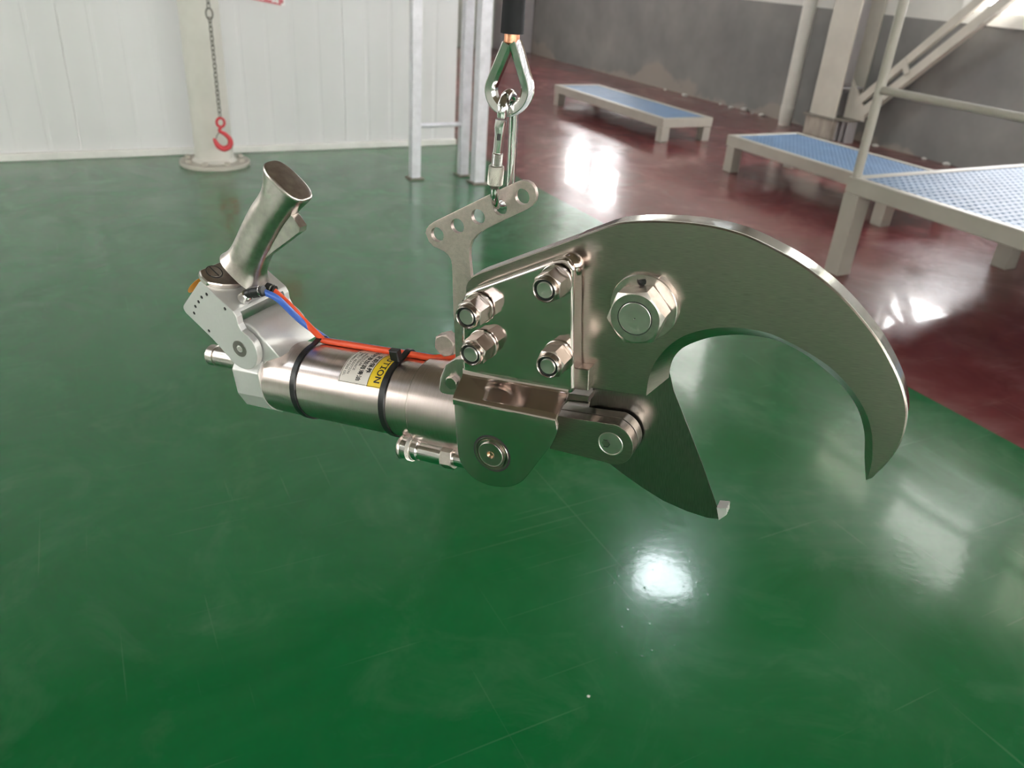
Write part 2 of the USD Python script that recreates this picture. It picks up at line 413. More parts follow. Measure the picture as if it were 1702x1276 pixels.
for i, (y0, y1, z0, z1) in enumerate(WIN):
    lab = "white framed window at the upper right of the photo" if i == 0 else f"white framed window in the right wall"
    w = thing(f"window_{i + 1}", lab, None, (XR, 0, 0), kind="structure")
    fr = man(box(-0.03, 0.12, y0 - 0.03, y1 + 0.03, z0 - 0.03 * (z0 > 2), z1 + 0.03)) - man(box(-0.1, 0.3, y0 + 0.07, y1 - 0.07, z0 + 0.11, z1 - 0.07))
    obj("window_frame", tri(fr), M["cove"], w, smooth=False)
    n = 1 if y1 - y0 < 1.3 else 2 if y1 - y0 < 2.3 else 3
    ws = (y1 - y0 - 0.14) / n
    bw_ = 0.09 if i == 4 else 0.05
    for j in range(n):
        a, b = y0 + 0.07 + j * ws, y0 + 0.07 + (j + 1) * ws
        sash = man(box(0.03, 0.08, a, b, z0 + 0.11, z1 - 0.07)) - man(box(0, 0.1, a + bw_, b - bw_, z0 + 0.165, z1 - 0.115))
        s = obj("sash", tri(sash), M["cove"], w, smooth=False)
        obj("pane", box(0.05, 0.055, a + bw_, b - bw_, z0 + 0.165, z1 - 0.115), DUSTY if i in (2, 3) else GLASS if i in (0, 4) else HAZY, w, smooth=False)
for k, (a, b) in enumerate(FWIN):
    w = thing(f"window_{len(WIN) + 1 + k}", "white framed window in the wall behind the camera", None, (0, YF, 0), kind="structure")
    obj("window_frame", tri(man(box(a - 0.03, b + 0.03, -0.12, 0.03, 0.97, 4.63)) - man(box(a + 0.06, b - 0.06, -0.3, 0.3, 1.06, 4.54))), M["cove"], w, smooth=False)
    for j in range(3):
        c, d = a + 0.06 + j * (b - a - 0.12) / 3, a + 0.06 + (j + 1) * (b - a - 0.12) / 3
        obj("sash", tri(man(box(c, d, -0.08, -0.03, 1.06, 4.54)) - man(box(c + 0.05, d - 0.05, -0.2, 0.1, 1.11, 4.49))), M["cove"], w, smooth=False)
        obj("pane", box(c + 0.05, d - 0.05, -0.058, -0.053, 1.11, 4.49), HAZY, w, smooth=False)
for k, (a, b) in enumerate(SWIN):
    w = thing(f"window_{len(WIN) + len(FWIN) + 1 + k}", "white framed window in the far left wall", None, (XS, 0, 0), kind="structure")
    obj("window_frame", tri(man(box(-0.12, 0.03, a - 0.03, b + 0.03, 1.17, 4.43)) - man(box(-0.3, 0.3, a + 0.06, b - 0.06, 1.26, 4.34))), M["cove"], w, smooth=False)
    for j in range(3):
        c, d = a + 0.06 + j * (b - a - 0.12) / 3, a + 0.06 + (j + 1) * (b - a - 0.12) / 3
        obj("sash", tri(man(box(-0.08, -0.03, c, d, 1.26, 4.34)) - man(box(-0.2, 0.1, c + 0.05, d - 0.05, 1.31, 4.29))), M["cove"], w, smooth=False)
        obj("pane", box(-0.058, -0.053, c + 0.05, d - 0.05, 1.31, 4.29), HAZY, w, smooth=False)
for k, (a, b) in enumerate(BWIN):
    w = thing(f"window_{len(WIN) + len(FWIN) + len(SWIN) + 1 + k}", "white framed window in the far back wall, hidden by the panel wall", None, (0, YB, 0), kind="structure")
    obj("window_frame", tri(man(box(a - 0.03, b + 0.03, -0.03, 0.12, 1.17, 4.43)) - man(box(a + 0.06, b - 0.06, -0.3, 0.3, 1.26, 4.34))), M["cove"], w, smooth=False)
    obj("pane", box(a + 0.06, b - 0.06, 0.053, 0.058, 1.26, 4.34), HAZY, w, smooth=False)
obj("ground", box(-7.2, XR + 0.2, YB + 0.2, YB + 40, -0.3, -0.15), M["asphalt"], kind="structure", label="pale ground beyond the back wall", smooth=False)
obj("ground", box(XS - 30, XS - 0.2, -40, 50, -0.3, -0.15), M["asphalt"], kind="structure", label="pale ground outside the far left wall", smooth=False)
obj("ground", box(-7.2, XR + 0.2, -40, YF - 0.2, -0.3, -0.15), M["asphalt"], kind="structure", label="pale ground beyond the front windows", smooth=False)
obj("ground", box(XR + 0.2, XR + 40, -40, 50, -0.3, -0.15), M["asphalt"], kind="structure", label="pale ground outside the windows", smooth=False)

# pilaster in the far corner
obj("trim_1", [box(7.12, 7.45, 13.75, 14.1, 0, ZC, 0.01), box(7.05, 7.12, 14.2, 14.5, 0, ZC, 0.01)], M["tint"], kind="structure", label="light pilaster in the far corner behind the black cable", smooth=False)

# ---------------------------------------------------------------- steel column with diagonal braces at the right wall
col = thing("steel_column", "beige steel column with stained foot beside the right wall", "column", (7.28, 6.42, 0))
def hsec(z0, z1):
    return [box(-0.19, -0.172, -0.17, 0.18, z0, z1), box(0.14, 0.16, -0.17, 0.18, z0, z1), box(-0.172, 0.14, 0.0, 0.014, z0, z1)]
obj("flange", box(-0.19, -0.172, -0.17, 0.18, 0.2, ZC), M["beige"], col, smooth=False)
obj("flange", box(0.14, 0.16, -0.17, 0.18, 0.2, ZC), M["beige"], col, smooth=False)
obj("web", box(-0.172, 0.14, 0.0, 0.014, 0.2, ZC), M["tint"], col, smooth=False)
obj("stiffener", box(-0.172, 0.14, -0.165, 0.0, 0.52, 0.535), M["tint"], col, smooth=False)
obj("base_plate", box(-0.23, 0.165, -0.21, 0.23, 0.2, 0.225), M["rust"], col, smooth=False)
obj("pedestal", slab([(-0.21, -0.19), (0.16, -0.19), (0.16, 0.2), (-0.21, 0.2)], 0, 0.2, 0.01), plain("stained_pedestal", (0.33, 0.29, 0.25), 0.8, var=0.4, scale=9.0, stretch=(1, 1, 0.25)), col, smooth=False)
obj("gusset", box(-0.19, 0.0, -0.36, -0.17, 0.22, 0.235), M["rust"], col, smooth=False)
for dy in (-0.2, -0.27, -0.34):
    obj("rib_plate", box(-0.15, -0.02, dy, dy + 0.012, 0.0, 0.22), M["tint"], col, smooth=False)
obj("gusset", slab([(-0.17, 0.24), (-0.44, 0.24), (-0.44, 0.34), (-0.17, 0.62)], 0, 0.012, 0), M["beige"], col, smooth=False)
p = stage.GetPrimAtPath(str(col.GetPath()) + "/gusset_001")
UsdGeom.Xformable(p).AddTransformOp().Set(Gf.Matrix4d(0, 1, 0, 0, 0, 0, 1, 0, 1, 0, 0, 0, -0.06, 0, 0, 1))

def beam(p0, p1, w, t):
    """Flat bar between two points of the plane x = const, w wide in the plane, t thick along x."""
    p0, p1 = np.array(p0, float), np.array(p1, float); d = (p1 - p0) / np.linalg.norm(p1 - p0); s = np.cross([1, 0, 0], d) * w / 2
    q = [p0 - s, p1 - s, p1 + s, p0 + s]
    return loft([[v - [t / 2, 0, 0] for v in q], [v + [t / 2, 0, 0] for v in q]])
BRO = np.array([7.24, 6.2, 0.36]) - [7.28, 6.42, 0]
def bbeam(p0, p1, w, t): return shifted(beam(p0, p1, w, t), BRO)
obj("diagonal_brace", [bbeam((0, -0.06, 0.03), (0, -2.6, 2.60), 0.075, 0.05), bbeam((0.03, -0.06, 0.06), (0.03, -2.6, 2.63), 0.012, 0.09)], M["beige"], col, smooth=False)
obj("diagonal_brace", [bbeam((0, -0.13, -0.08), (0, -2.7, 2.42), 0.085, 0.05), bbeam((0.03, -0.13, -0.12), (0.03, -2.7, 2.38), 0.012, 0.09)], M["beige"], col, smooth=False)
for s in (0.5, 1.3):
    obj("batten", bbeam((-0.03, -s, s + 0.02), (-0.03, -s - 0.09, s - 0.10), 0.06, 0.01), M["beige"], col, smooth=False)
dp = thing("downpipe", "cream round downpipe left of the steel column", "pipe", (7.24, 7.08, 0))
obj("pipe", lathe([(0.10, 0.068), (0.12, 0.072), (ZC, 0.072)], n=28), M["cream"], dp)
obj("shoe", lathe([(0.0, 0.066), (0.11, 0.075), (0.2, 0.077), (0.22, 0.073)], n=28), M["cream"], dp)
# crumbs of plaster along the foot of the right wall
CRUMB_LABELS = ["pale plaster crumb behind the railed platform, nearest the right edge", "tiny plaster crumb just left of the crumb behind the railed platform", "plaster crumb at the wall right behind the steel column foot", "plaster crumb at the wall just left of the downpipe",
                "tiny plaster crumb second from the downpipe along the grey wall", "largest plaster crumb at the foot of the grey wall", "plaster crumb next left of the largest one", "tiny plaster crumb between the largest one and the far platform",
                "plaster crumb at the wall behind the near end of the far platform", "tiny plaster crumb farthest back along the grey wall"]
CRUMBS = [(5.05, 0.035), (5.31, 0.02), (5.9, 0.03), (7.62, 0.04), (7.80, 0.022), (7.97, 0.05), (8.16, 0.03), (8.42, 0.02), (9.1, 0.035), (9.6, 0.02)]
for i, (y, s) in enumerate(CRUMBS):
    r = trimesh.creation.icosphere(1, 1.0); v = r.vertices * (1 + 0.5 * (meshkit.noise(r.vertices * 1.7 + i) - 0.5)[:, None])
    r = trimesh.Trimesh(v * [s, s * random.uniform(0.8, 1.8), s * 0.5] + [XR - random.uniform(0.02, 0.10), y, s * 0.3], r.faces, process=False)
    obj("plaster_crumb", r, M["plaster"], smooth=False, cat="rubble", label=CRUMB_LABELS[i], group="plaster crumbs along the right wall")

# grit on the green floor
for k, (x, y, s, lab) in enumerate(((-0.32, 1.31, 0.006, "white paint flake on the green floor at the lower left"), (0.83, 1.03, 0.004, "tiny white paint flake on the green floor below the lower blade"))):
    fl_ = trimesh.creation.icosphere(1, 1.0); v = fl_.vertices * (1 + 0.6 * (meshkit.noise(fl_.vertices * 1.9 + 40 + k) - 0.5)[:, None])
    obj("paint_flake", trimesh.Trimesh(v * [s, s * 0.8, s * 0.35] + [x, y, s * 0.25], fl_.faces, process=False), M["cove"], smooth=False, cat="flake", label=lab)

# ---------------------------------------------------------------- jib pillar with chain hook
pc = thing("pillar", "cream round steel pillar on a bolted base flange by the white wall", "pillar", (0.83, 6.36, 0))
obj("shaft", lathe([(0.02, 0.135), (ZC, 0.135)], n=56), M["cream"], pc)
obj("base_flange", lathe([(0, 0.245), (0.002, 0.25), (0.026, 0.25), (0.03, 0.246)], n=56), M["beige"], pc)
obj("weld_collar", lathe([(0.03, 0.16), (0.04, 0.15), (0.055, 0.136)], n=48), M["cream"], pc)
for k in range(8):
    a = k * math.pi / 4 + 0.3
    o = np.array([0.2 * math.cos(a), 0.2 * math.sin(a), 0.03])
    m = hexnut(0.036, 0.022); m.apply_translation(o); obj("anchor_nut", m, M["beige"], pc)
hk = thing("chain_hook", "red lifting hook on a thin steel chain hanging before the cream pillar", "hook", (0.85, 6.02, 0))
ring = [(0.021 * math.cos(a), 0, 1.052 + 0.034 * math.sin(a)) for a in np.linspace(0, 2 * math.pi, 24, endpoint=False)]
obj("chain_ring", tube(np.array(ring), 0.0055, 8, True), M["chain"], hk)
def link(zc, turn, L=0.036, W=0.011, r=0.0035):
    a = np.linspace(0, 2 * math.pi, 16, endpoint=False)
    x, z = W * np.cos(a), np.sin(a) * W + np.sign(np.sin(a)) * (L / 2 - W)
    p = np.stack([x * math.cos(turn), x * math.sin(turn), zc + z], 1)
    return tube(p, r, 6, True)
z = 1.015
k = 0
while z > 0.40:
    obj("chain_link", link(z, k % 2 * 1.57 + 0.5), M["chain"], hk); z -= 0.0285; k += 1
z = 1.10
upper = []
while z < ZC - 0.015:
    upper.append(link(z, k % 2 * 1.57 + 0.5)); z += 0.0285; k += 1
obj("upper_chain", upper, M["chain"], hk, kind="stuff")
eye = [(0.026 * math.cos(a), 0, 0.362 + 0.030 * math.sin(a)) for a in np.linspace(0, 2 * math.pi, 22, endpoint=False)]
obj("hook_eye", tube(np.array(eye), 0.0095, 10, True), M["hookred"], hk)
hp = smooth_path([(0.0, 0, 0.335), (-0.012, 0, 0.305), (0.022, 0, 0.283), (0.052, 0, 0.245), (0.046, 0, 0.203), (0.008, 0, 0.183), (-0.030, 0, 0.202), (-0.052, 0, 0.245), (-0.056, 0, 0.258)], 40)
obj("hook_body", tube(hp, np.interp(np.linspace(0, 1, 40), [0, 0.15, 0.5, 0.75, 0.95, 1], [0.011, 0.012, 0.020, 0.019, 0.008, 0.003]), 12), M["hookred"], hk)
obj("safety_latch", tube(np.array([(-0.004, 0, 0.305), (-0.030, 0, 0.28), (-0.044, 0, 0.25)]), 0.004, 8), M["chain"], hk)

# ---------------------------------------------------------------- red banner on the panel wall
sg = thing("banner", "red banner with white print on the white wall, cut by the top edge", "banner", (1.2, YL - 0.008, 1.06))
obj("banner_sheet", loft([[(0, -0.004, 0.055), (0.29, -0.004, 0.012), (0.30, -0.004, 0.42), (-0.55, -0.004, 0.42), (-0.55, -0.004, 0.06)], [(0, 0.004, 0.055), (0.29, 0.004, 0.012), (0.30, 0.004, 0.42), (-0.55, 0.004, 0.42), (-0.55, 0.004, 0.06)]]), M["signred"], sg, smooth=False)
pr = []
for x0, x1, z0, z1 in ((-0.02, 0.0, 0.063, 0.09), (0.075, 0.09, 0.052, 0.066), (0.10, 0.115, 0.049, 0.063), (0.125, 0.145, 0.046, 0.062), (0.175, 0.20, 0.05, 0.075), (0.20, 0.235, 0.036, 0.05), (0.21, 0.222, 0.05, 0.085), (0.235, 0.25, 0.03, 0.085), (0.268, 0.30, 0.014, 0.03), (0.285, 0.30, 0.03, 0.09)):
    pr.append(box(x0, x1, -0.006, -0.004, z0, z1))
for q_ in pr:
    obj("white_print", [q_], M["signwhite"], sg, smooth=False)

# ---------------------------------------------------------------- steel stand of three posts
st = thing("post_stand", "tall galvanised stand of square posts on foot plates behind the hanging tool", "stand", (2.14, 5.63, 0))
for x, y, w in ((0.0, 0.0, 0.034), (0.40, 0.02, 0.034), (0.415, -0.22, 0.041)):
    obj("post", box(x - w, x + w, y - w, y + w, 0.012, 2.4, 0.004), M["galv"], st, smooth=False)
    obj("foot_plate", box(x - w - 0.02, x + w + 0.02, y - w - 0.02, y + w + 0.02, 0.0, 0.012, 0.002), M["rust"], st, smooth=False)
obj("cross_bar", cyl((0.034, 0, 0.385), (0.366, 0.015, 0.385), 0.017, 16), M["galv"], st)
obj("cross_bar", cyl((0.40, -0.01, 1.75), (0.41, -0.18, 1.75), 0.017, 16), M["galv"], st)
obj("cross_bar", cyl((0.034, 0, 1.75), (0.366, 0.015, 1.75), 0.017, 16), M["galv"], st)

# ---------------------------------------------------------------- platforms with blue gratings
def platform(x0, x1, y0, y1, h, legs, label, name, beam_h=0.09, pitch=0.042, tube_w=0.05, lw=0.05):
    t = thing(name, label, "platform", ((x0 + x1) / 2, (y0 + y1) / 2, 0))
    dx, dy, c = (x1 - x0) / 2, (y1 - y0) / 2, 0.005
    for n_, b in (("side_beam", (-dx, -dx + tube_w, -dy, dy)), ("side_beam", (dx - tube_w, dx, -dy, dy)), ("end_beam", (-dx + tube_w, dx - tube_w, -dy, -dy + tube_w)), ("end_beam", (-dx + tube_w, dx - tube_w, dy - tube_w, dy))):
        obj(n_, box(*b, h - beam_h, h, c), M["bench"], t, smooth=False)
    for lx, ly in legs:
        lx, ly = lx - (x0 + x1) / 2, ly - (y0 + y1) / 2
        obj("leg", box(lx - lw, lx + lw, ly - lw, ly + lw, 0.0, h - beam_h, c), M["bench"], t, smooth=False)
    bars = []; a, b = dx - tube_w, dy - tube_w; top, bw = h - 0.006, pitch * 0.27
    nx, ny = int(round(2 * a / pitch)), int(round(2 * b / pitch))
    for i in range(nx + 1):
        x = -a + 2 * a * i / nx; bars.append(box(max(x - bw, -a), min(x + bw, a), -b, b, top - 0.04, top - 0.001))
    for j in range(ny + 1):
        y = -b + 2 * b * j / ny; bars.append(box(-a, a, max(y - bw, -b), min(y + bw, b), top - 0.04, top))
    obj("blue_grating", bars, M["grating"], t, smooth=False, kind="stuff", label="blue moulded grating deck of square mesh")
    return t
g = 0.055
platform(5.0, 5.61, 6.44, 8.58, 0.23, [(5.05, 6.49), (5.56, 6.49), (5.05, 8.53), (5.56, 8.53)], "low white platform with blue grating along the grey wall, farthest back", "step_platform", lw=0.045)
platform(4.86, 5.66, 3.66, 5.36, 0.30, [(4.91, 5.30), (5.61, 5.30), (4.92, 3.71), (5.61, 3.71)], "white platform with pale blue grating between the far one and the railed one", "step_platform", lw=0.047)
tp = platform(3.74, 5.95, 1.15, 3.10, 0.555, [(3.79, 3.05), (5.6, 3.05), (3.79, 1.2), (5.6, 1.2), (4.97, 2.80)], "taller white platform with bright blue grating and a tubular handrail, nearest right", "step_platform", beam_h=0.088, pitch=0.050, tube_w=0.052)
ox, oy = -(3.74 + 5.95) / 2, -(1.15 + 3.10) / 2
rp = obj("rail_post", cyl((3.77 + ox, 3.07 + oy, 0.55), (3.77 + ox, 3.07 + oy, 1.62), 0.025, 20), M["bench"], tp)
obj("rail_post", cyl((3.77 + ox, 1.19 + oy, 0.55), (3.77 + ox, 1.19 + oy, 1.62), 0.025, 20), M["bench"], tp)
obj("hand_rail", cyl((3.77 + ox, 3.09 + oy, 1.625), (3.77 + ox, 1.17 + oy, 1.625), 0.025, 20), M["bench"], tp)
obj("mid_rail", cyl((3.77 + ox, 3.05 + oy, 1.015), (3.77 + ox, 1.2 + oy, 1.015), 0.021, 20), M["bench"], tp)

# ---------------------------------------------------------------- high-bay lamp (its reflection shines in the floor)
for (x, y) in ((4.94, 5.18), (-3.2, -3.4), (4.6, -3.6), (-4.5, 3.5), (5.2, 11.5), (-2.0, 10.5)):
    lp = thing("high_bay_lamp", "round high-bay lamp under the roof, out of frame", "lamp", (x, y, 4.5), group="high-bay lamps")
    if y == 5.18:
        tag(lp, label="round high-bay lamp mirrored as the bright spot in the green floor")
        lp.ClearCustomDataByKey("group")
    obj("housing", lathe([(0.0, 0.33), (0.02, 0.36), (0.05, 0.36), (0.12, 0.16), (0.2, 0.10), (0.24, 0.03)], n=40), M["housing"], lp)
    obj("diffuser", lathe([(-0.012, 0.31), (-0.002, 0.33), (0.0, 0.33)], n=40), M["glow"], lp)
    obj("hanger_rod", cyl((0, 0, 0.22), (0, 0, 0.5), 0.01, 10), M["housing"], lp)

# ================================================================ the hanging hydraulic cutter
# Tool frame: U along the tool, V upwards across it, W out of the jaw's flat face. T(x, y, w) gives the (U, V) of a traced outline point on the plane w.
_n = np.array([-0.455, -0.425, 0.782]); _n /= np.linalg.norm(_n)
_s = np.linalg.solve(np.array([[_n[1], _n[2]], [1, -0.1849 * 0.197]]), [-_n[0], -0.1849]); _a = np.array([1.0, *_s]); _a /= np.linalg.norm(_a)
FR = np.array([_a, np.cross(_n, _a), _n])
O = np.array([880 - CX, CY - 540, -F_PX]) / F_PX * 0.76
TM = np.eye(4); TM[:3, :3] = FR @ ROT.T; TM[3, :3] = ROT @ O + [0, 0, EYE]
VC, WC, RB = -0.122, -0.027, 0.0452                                       # barrel axis and radius


def ray_t(x, y):
    return FR @ (np.array([x - CX, CY - y, -F_PX]) / F_PX)


EYE_T = -(FR @ O)


def T(x, y, w=0.0):
    d = ray_t(x, y); p = EYE_T + d * (w - EYE_T[2]) / d[2]
    return p[:2]


def T3(x, y, w=0.0):
    return np.array([*T(x, y, w), w])


def TL(pts, w=0.0):
    return np.array([T(x, y, w) for x, y in pts])


def on_barrel(x, y, r=RB):
    """(U, angle) where the outline point meets the barrel's near side; angle from +W towards +V."""
    d = ray_t(x, y); e = EYE_T - [0, VC, WC]
    a, b, c = d[1] ** 2 + d[2] ** 2, d[1] * e[1] + d[2] * e[2], e[1] ** 2 + e[2] ** 2 - r * r
    t = (-b - math.sqrt(max(b * b - a * c, 0))) / a; p = e + t * d
    return p[0], math.atan2(p[1], p[2])


def barrel_pt(u, th, r=RB):
    return np.array([u, VC + r * math.sin(th), WC + r * math.cos(th)])


def z7(pts): return [(960 + x / 2.3207, 330 + y / 2.3207) for x, y in pts]


def shift(m, p):
    m = tri(m).copy(); m.apply_translation(p); return m


tool = thing("hydraulic_cutter", "stainless hydraulic cutter with a hooked jaw and pistol grip hanging from a steel carabiner", "cutting tool", matrix=TM)
JT = 0.021                                                               # jaw plate thickness

# ---- fixed jaw: hooked plate with a long bevelled cutting edge
outer_px = [(795.3, 454), (850, 434), (905, 414.3), (960, 394.3), (1009.8, 376.0), (1030, 370.8), (1055, 368.6), (1089, 367.9), (1141, 370.6)] + z7([(530, 110), (640, 140), (740, 185), (840, 240), (940, 310), (1030, 390), (1110, 480), (1170, 560), (1220, 650), (1250, 720), (1268, 790), (1270, 850), (1255, 920), (1225, 980), (1180, 1035), (1135, 1077)])
outer = np.vstack([TL(outer_px[:4]), smooth_path(TL(outer_px[4:]), 90)])
face_in = resample(smooth_path(TL(z7([(1118, 1083), (1134, 1020), (1138, 960), (1134, 900), (1118, 840), (1088, 780), (1040, 715), (980, 655), (900, 600), (820, 555), (740, 520), (660, 503), (590, 497), (520, 500), (450, 515), (390, 540), (340, 580), (300, 630), (278, 680), (268, 730), (265, 760)])), 200), 80)
edge_in = resample(smooth_path(TL(z7([(1112, 1085), (1107, 1000), (1108, 925), (1100, 870), (1080, 810), (1040, 745), (990, 690), (930, 640), (860, 590), (790, 555), (720, 535), (640, 525), (560, 528), (500, 538), (440, 558), (400, 580), (370, 615), (357, 655), (352, 690)]), -JT), 200), 80)
tail = TL([(1000, 648), (960, 642), (850, 600), (790, 560), (774, 500), (773.5, 478), (776, 468), (784, 459.5)])
fr, bk = np.vstack([outer, face_in, tail]), np.vstack([outer, edge_in, tail])
nO, nI = len(outer), len(face_in)
fr = ccw(fr) if (ccw(fr) == fr).all() else fr
sgn = 1 if (ccw(fr) == fr).all() else -1
c0 = fr.copy(); off = inset(fr[::sgn], 0.0011)[::sgn]; c0[:nO - 2] = off[:nO - 2]; c0[nO + nI:] = off[nO + nI:]
rings = [np.c_[c0, np.zeros(len(fr))], np.c_[fr, np.r_[np.full(nO - 2, -0.0011), [0, 0], np.zeros(nI), np.full(len(tail), -0.0011)]], np.c_[bk, np.r_[np.full(nO, -JT + 0.001), np.full(nI, -JT), np.full(len(tail), -JT)]]]
jaw = loft(rings)
jw = obj("fixed_jaw", jaw, M["jaw"], tool, smooth=24, label="hooked jaw plate of brushed steel with bevelled inner edge")
# polished rim round the back of the hook
rim_o = inset(fr[::sgn], -0.0005)[::sgn][3:nO - 3]; rim_i = inset(fr[::sgn], 0.0006)[::sgn][3:nO - 3]
rr = []
for a, b in zip(rim_o, rim_i):
    rr.append([[*b, -0.0016], [*a, -0.0018], [*a, -JT + 0.0006], [*b, -JT + 0.0008]])
obj("polished_rim", loft(rr), M["rim"], jw, smooth=40, label="mirror polished outer rim of the jaw")

# ---- moving blade behind it
bl_px = z7([(330, 560), (350, 650), (370, 738), (430, 890), (480, 1020), (525, 1150), (539, 1190), (545, 1236), (500, 1231), (420, 1205), (330, 1165), (250, 1115), (180, 1065), (100, 1005)]) + [(985, 752), (974, 712), (977.5, 684), (985.5, 645), (990, 560), (1010, 510), (1050, 480), (1085, 500)]
bw0 = -JT - 0.001
bl = TL(bl_px, bw0)
blb = bl.copy(); blb[1:7] -= np.array([[0.011, 0.003]] * 6)
obj("moving_blade", loft([np.c_[blb, np.full(len(bl), bw0 - 0.012)], np.c_[bl, np.full(len(bl), bw0 - 0.0006)], np.c_[bl * 0.9985 + bl.mean(0) * 0.0015, np.full(len(bl), bw0)]]), M["blade"], tool, smooth=24, label="dark pointed lower blade pivoting behind the jaw")
t0 = T(*z7([(537, 1190)])[0], bw0); t1 = T(*z7([(574, 1193)])[0], bw0); t2 = T(*z7([(573, 1220)])[0], bw0); t3 = T(*z7([(545, 1239)])[0], bw0)
toe = []
for i, x in enumerate(np.linspace(0, 1, 25)):
    h = 0.0010 * abs(math.sin(x * math.pi * 3.0))
    w = bw0 + 0.0005 - 0.013 * x
    toe.append([[*t0, w], [*(t1 + (t1 - t0) / np.linalg.norm(t1 - t0) * h), w], [*(t2 + (t2 - t3) / np.linalg.norm(t2 - t3) * h), w], [*t3, w]])
obj("blade_toe", loft(toe), M["alu"], tool, smooth=50, label="small scalloped bright toe at the blade tip")

# ---- link (two plates) driving the blade
lw0 = 0.008
lk = TL([(922, 690), (936, 693), (961, 696), (976, 698), (1015.4, 706)], lw0)
pc0 = T(1014.5, 737.5, lw0); rl = np.linalg.norm(T(1051.4, 736.6, lw0) - pc0)
dirv = lk[-1] - lk[0]; ang0 = math.atan2(*(lk[-1] - pc0)[::-1])
arc = [pc0 + rl * np.array([math.cos(a), math.sin(a)]) for a in np.linspace(math.radians(76), math.radians(-104), 24)]
lkp = np.vstack([TL([(922, 690), (961, 696.5)], lw0), arc, TL([(913.5, 745.7)], lw0)])
for k, (a, b) in enumerate(((lw0 - 0.0128, lw0), (lw0 - 0.0268, lw0 - 0.0143))):
    obj("link_plate", slab(lkp, a, b, 0.0007, 2), M["pinmetal"] if k else M["jaw"], tool, smooth=28)
obj("link_plate", slab(inset(ccw(lkp), 0.0012), lw0 - 0.0145, lw0 - 0.0125, 0), M["hole"], tool)
pin = obj("link_pin", lathe([(-0.004, 0.0128), (0.0, 0.0128), (0.0006, 0.0122), (0.0006, 0.0118), (0.0001, 0.0112), (0.0003, 0.0)], (*pc0, lw0), n=48), M["turned"], tool, smooth=25)
obj("hex_socket", shift(hexnut(0.0072, 0.0007), (*T(1007, 736, lw0), lw0 + 0.0001)), M["pinmetal"], pin, smooth=False)
e = [tuple(0.0043 * np.array([math.cos(a), math.sin(a), 0]) + np.array([*T(1007, 736, lw0), lw0 + 0.0009])) for a in np.radians([120, 60, 0, -60, -120])]
obj("socket_edge", tube(np.array(e), 0.00035, 6), M["hole"], pin)
nv = np.array([lkp[1] - lkp[0]][0]); nv = np.array([-nv[1], nv[0]]) / np.linalg.norm(nv); nv = nv if nv[1] > 0 else -nv
for w_, ux in ((lw0 - 0.006, T(1014, 706, lw0)), (lw0 - 0.020, T(1014, 706, lw0))):
    p = np.array([*(ux + nv * 0.0004), w_]); obj("oil_hole", cyl(p - [*(nv * 0.003), 0], p + [*(nv * 0.0006), 0], 0.0021, 14), M["hole"], tool)

# ---- piston end fork and guide between cover and blade
def px_box(x0, y0, x1, y1, w0, w1, c=0.0006):
    return slab(TL([(x0, y0), (x1, y0 + (x1 - x0) * 0.13), (x1 - 1.5, y1 + (x1 - x0) * 0.13), (x0 - 1.5, y1)], w1), w0, w1, c)
obj("piston_fork", [px_box(930, 652, 979, 662, -0.045, -0.008), px_box(930, 662, 978, 682, -0.045, -0.030), px_box(930, 682, 975, 693, -0.045, -0.008)], M["pinmetal"], tool, smooth=False, label="dark forked piston end behind the cover")
obj("piston_rod", cyl((T(720, 650, WC)[0], VC, WC), (T(945, 690, WC)[0], VC, WC), 0.020, 32, 0.001), M["chrome"], tool)
obj("guide_block", px_box(952, 611, 979, 646, -0.002, 0.013, 0.0008), M["jaw"], tool, smooth=False)

# ---- folded polished cover
cw = 0.023
up_px = [(771, 512), (775, 494), (794, 484.5), (918, 441), (938, 437), (946, 448), (946.5, 560), (947.5, 650), (860, 638), (772, 620)]
upo = rnd(TL(up_px, cw), 0.0035)
def bowed(m, w_top, ku, kv, c):
    """Subdivides a plate and bows its front slightly, as polished sheet is."""
    v, f = trimesh.remesh.subdivide_to_size(m.vertices, m.faces, 0.004, max_iter=12)
    m = trimesh.Trimesh(v, f); m.merge_vertices()
    v = np.array(m.vertices); d = v[:, :2] - c
    k = np.clip((v[:, 2] - (w_top - 0.006)) / 0.006, 0, 1)
    v[:, 2] -= k * (ku * np.minimum(d[:, 0], 0.0) ** 2 + ku * 0.15 * np.maximum(d[:, 0], 0.0) ** 2 + kv * d[:, 1] ** 2)
    return trimesh.Trimesh(v, m.faces, process=False)


cover = obj("cover_plate", bowed(slab(inset(ccw(upo), -0.0035), 0.0003, cw, 0.0034, 5), cw, 0.12, 0.22, T(880, 600, cw)), M["mirror"], tool, smooth=40, label="mirror polished folded cover plate")
corner = trimesh.creation.icosphere(3, 1.0)
pcn = T(949, 441, 0.010)
obj("corner_boss", trimesh.Trimesh(corner.vertices * [0.0115, 0.0115, 0.0105] + [*pcn, 0.0085], corner.faces, process=False), M["mirror"], cover, smooth=True)
sw = 0.053
A0, A1 = T3(770, 621, cw - 0.001), T3(945.5, 650, cw - 0.001)
B0, B1 = T3(752, 660, sw), T3(922.6, 695, sw)
th = 0.0035
def fold(A, B):
    """Section of the shelf from the upper panel out to the lower panel, with rounded bends."""
    d = B - A; L = np.linalg.norm(d); d /= L
    down = np.array([0, -1.0, 0]); p = [A + [0, 0.006, 0], A + d * 0.0012 + [0, 0.0014, 0], A + d * 0.004, A + d * (L - 0.006)]
    p += [B + down * (0.0028) * (1 - math.cos(x)) * 1.4 - d * 0.006 * (1 - math.sin(x)) for x in np.linspace(0.25, 1.4, 6)]
    p += [B + down * 0.008]
    return np.array(p)
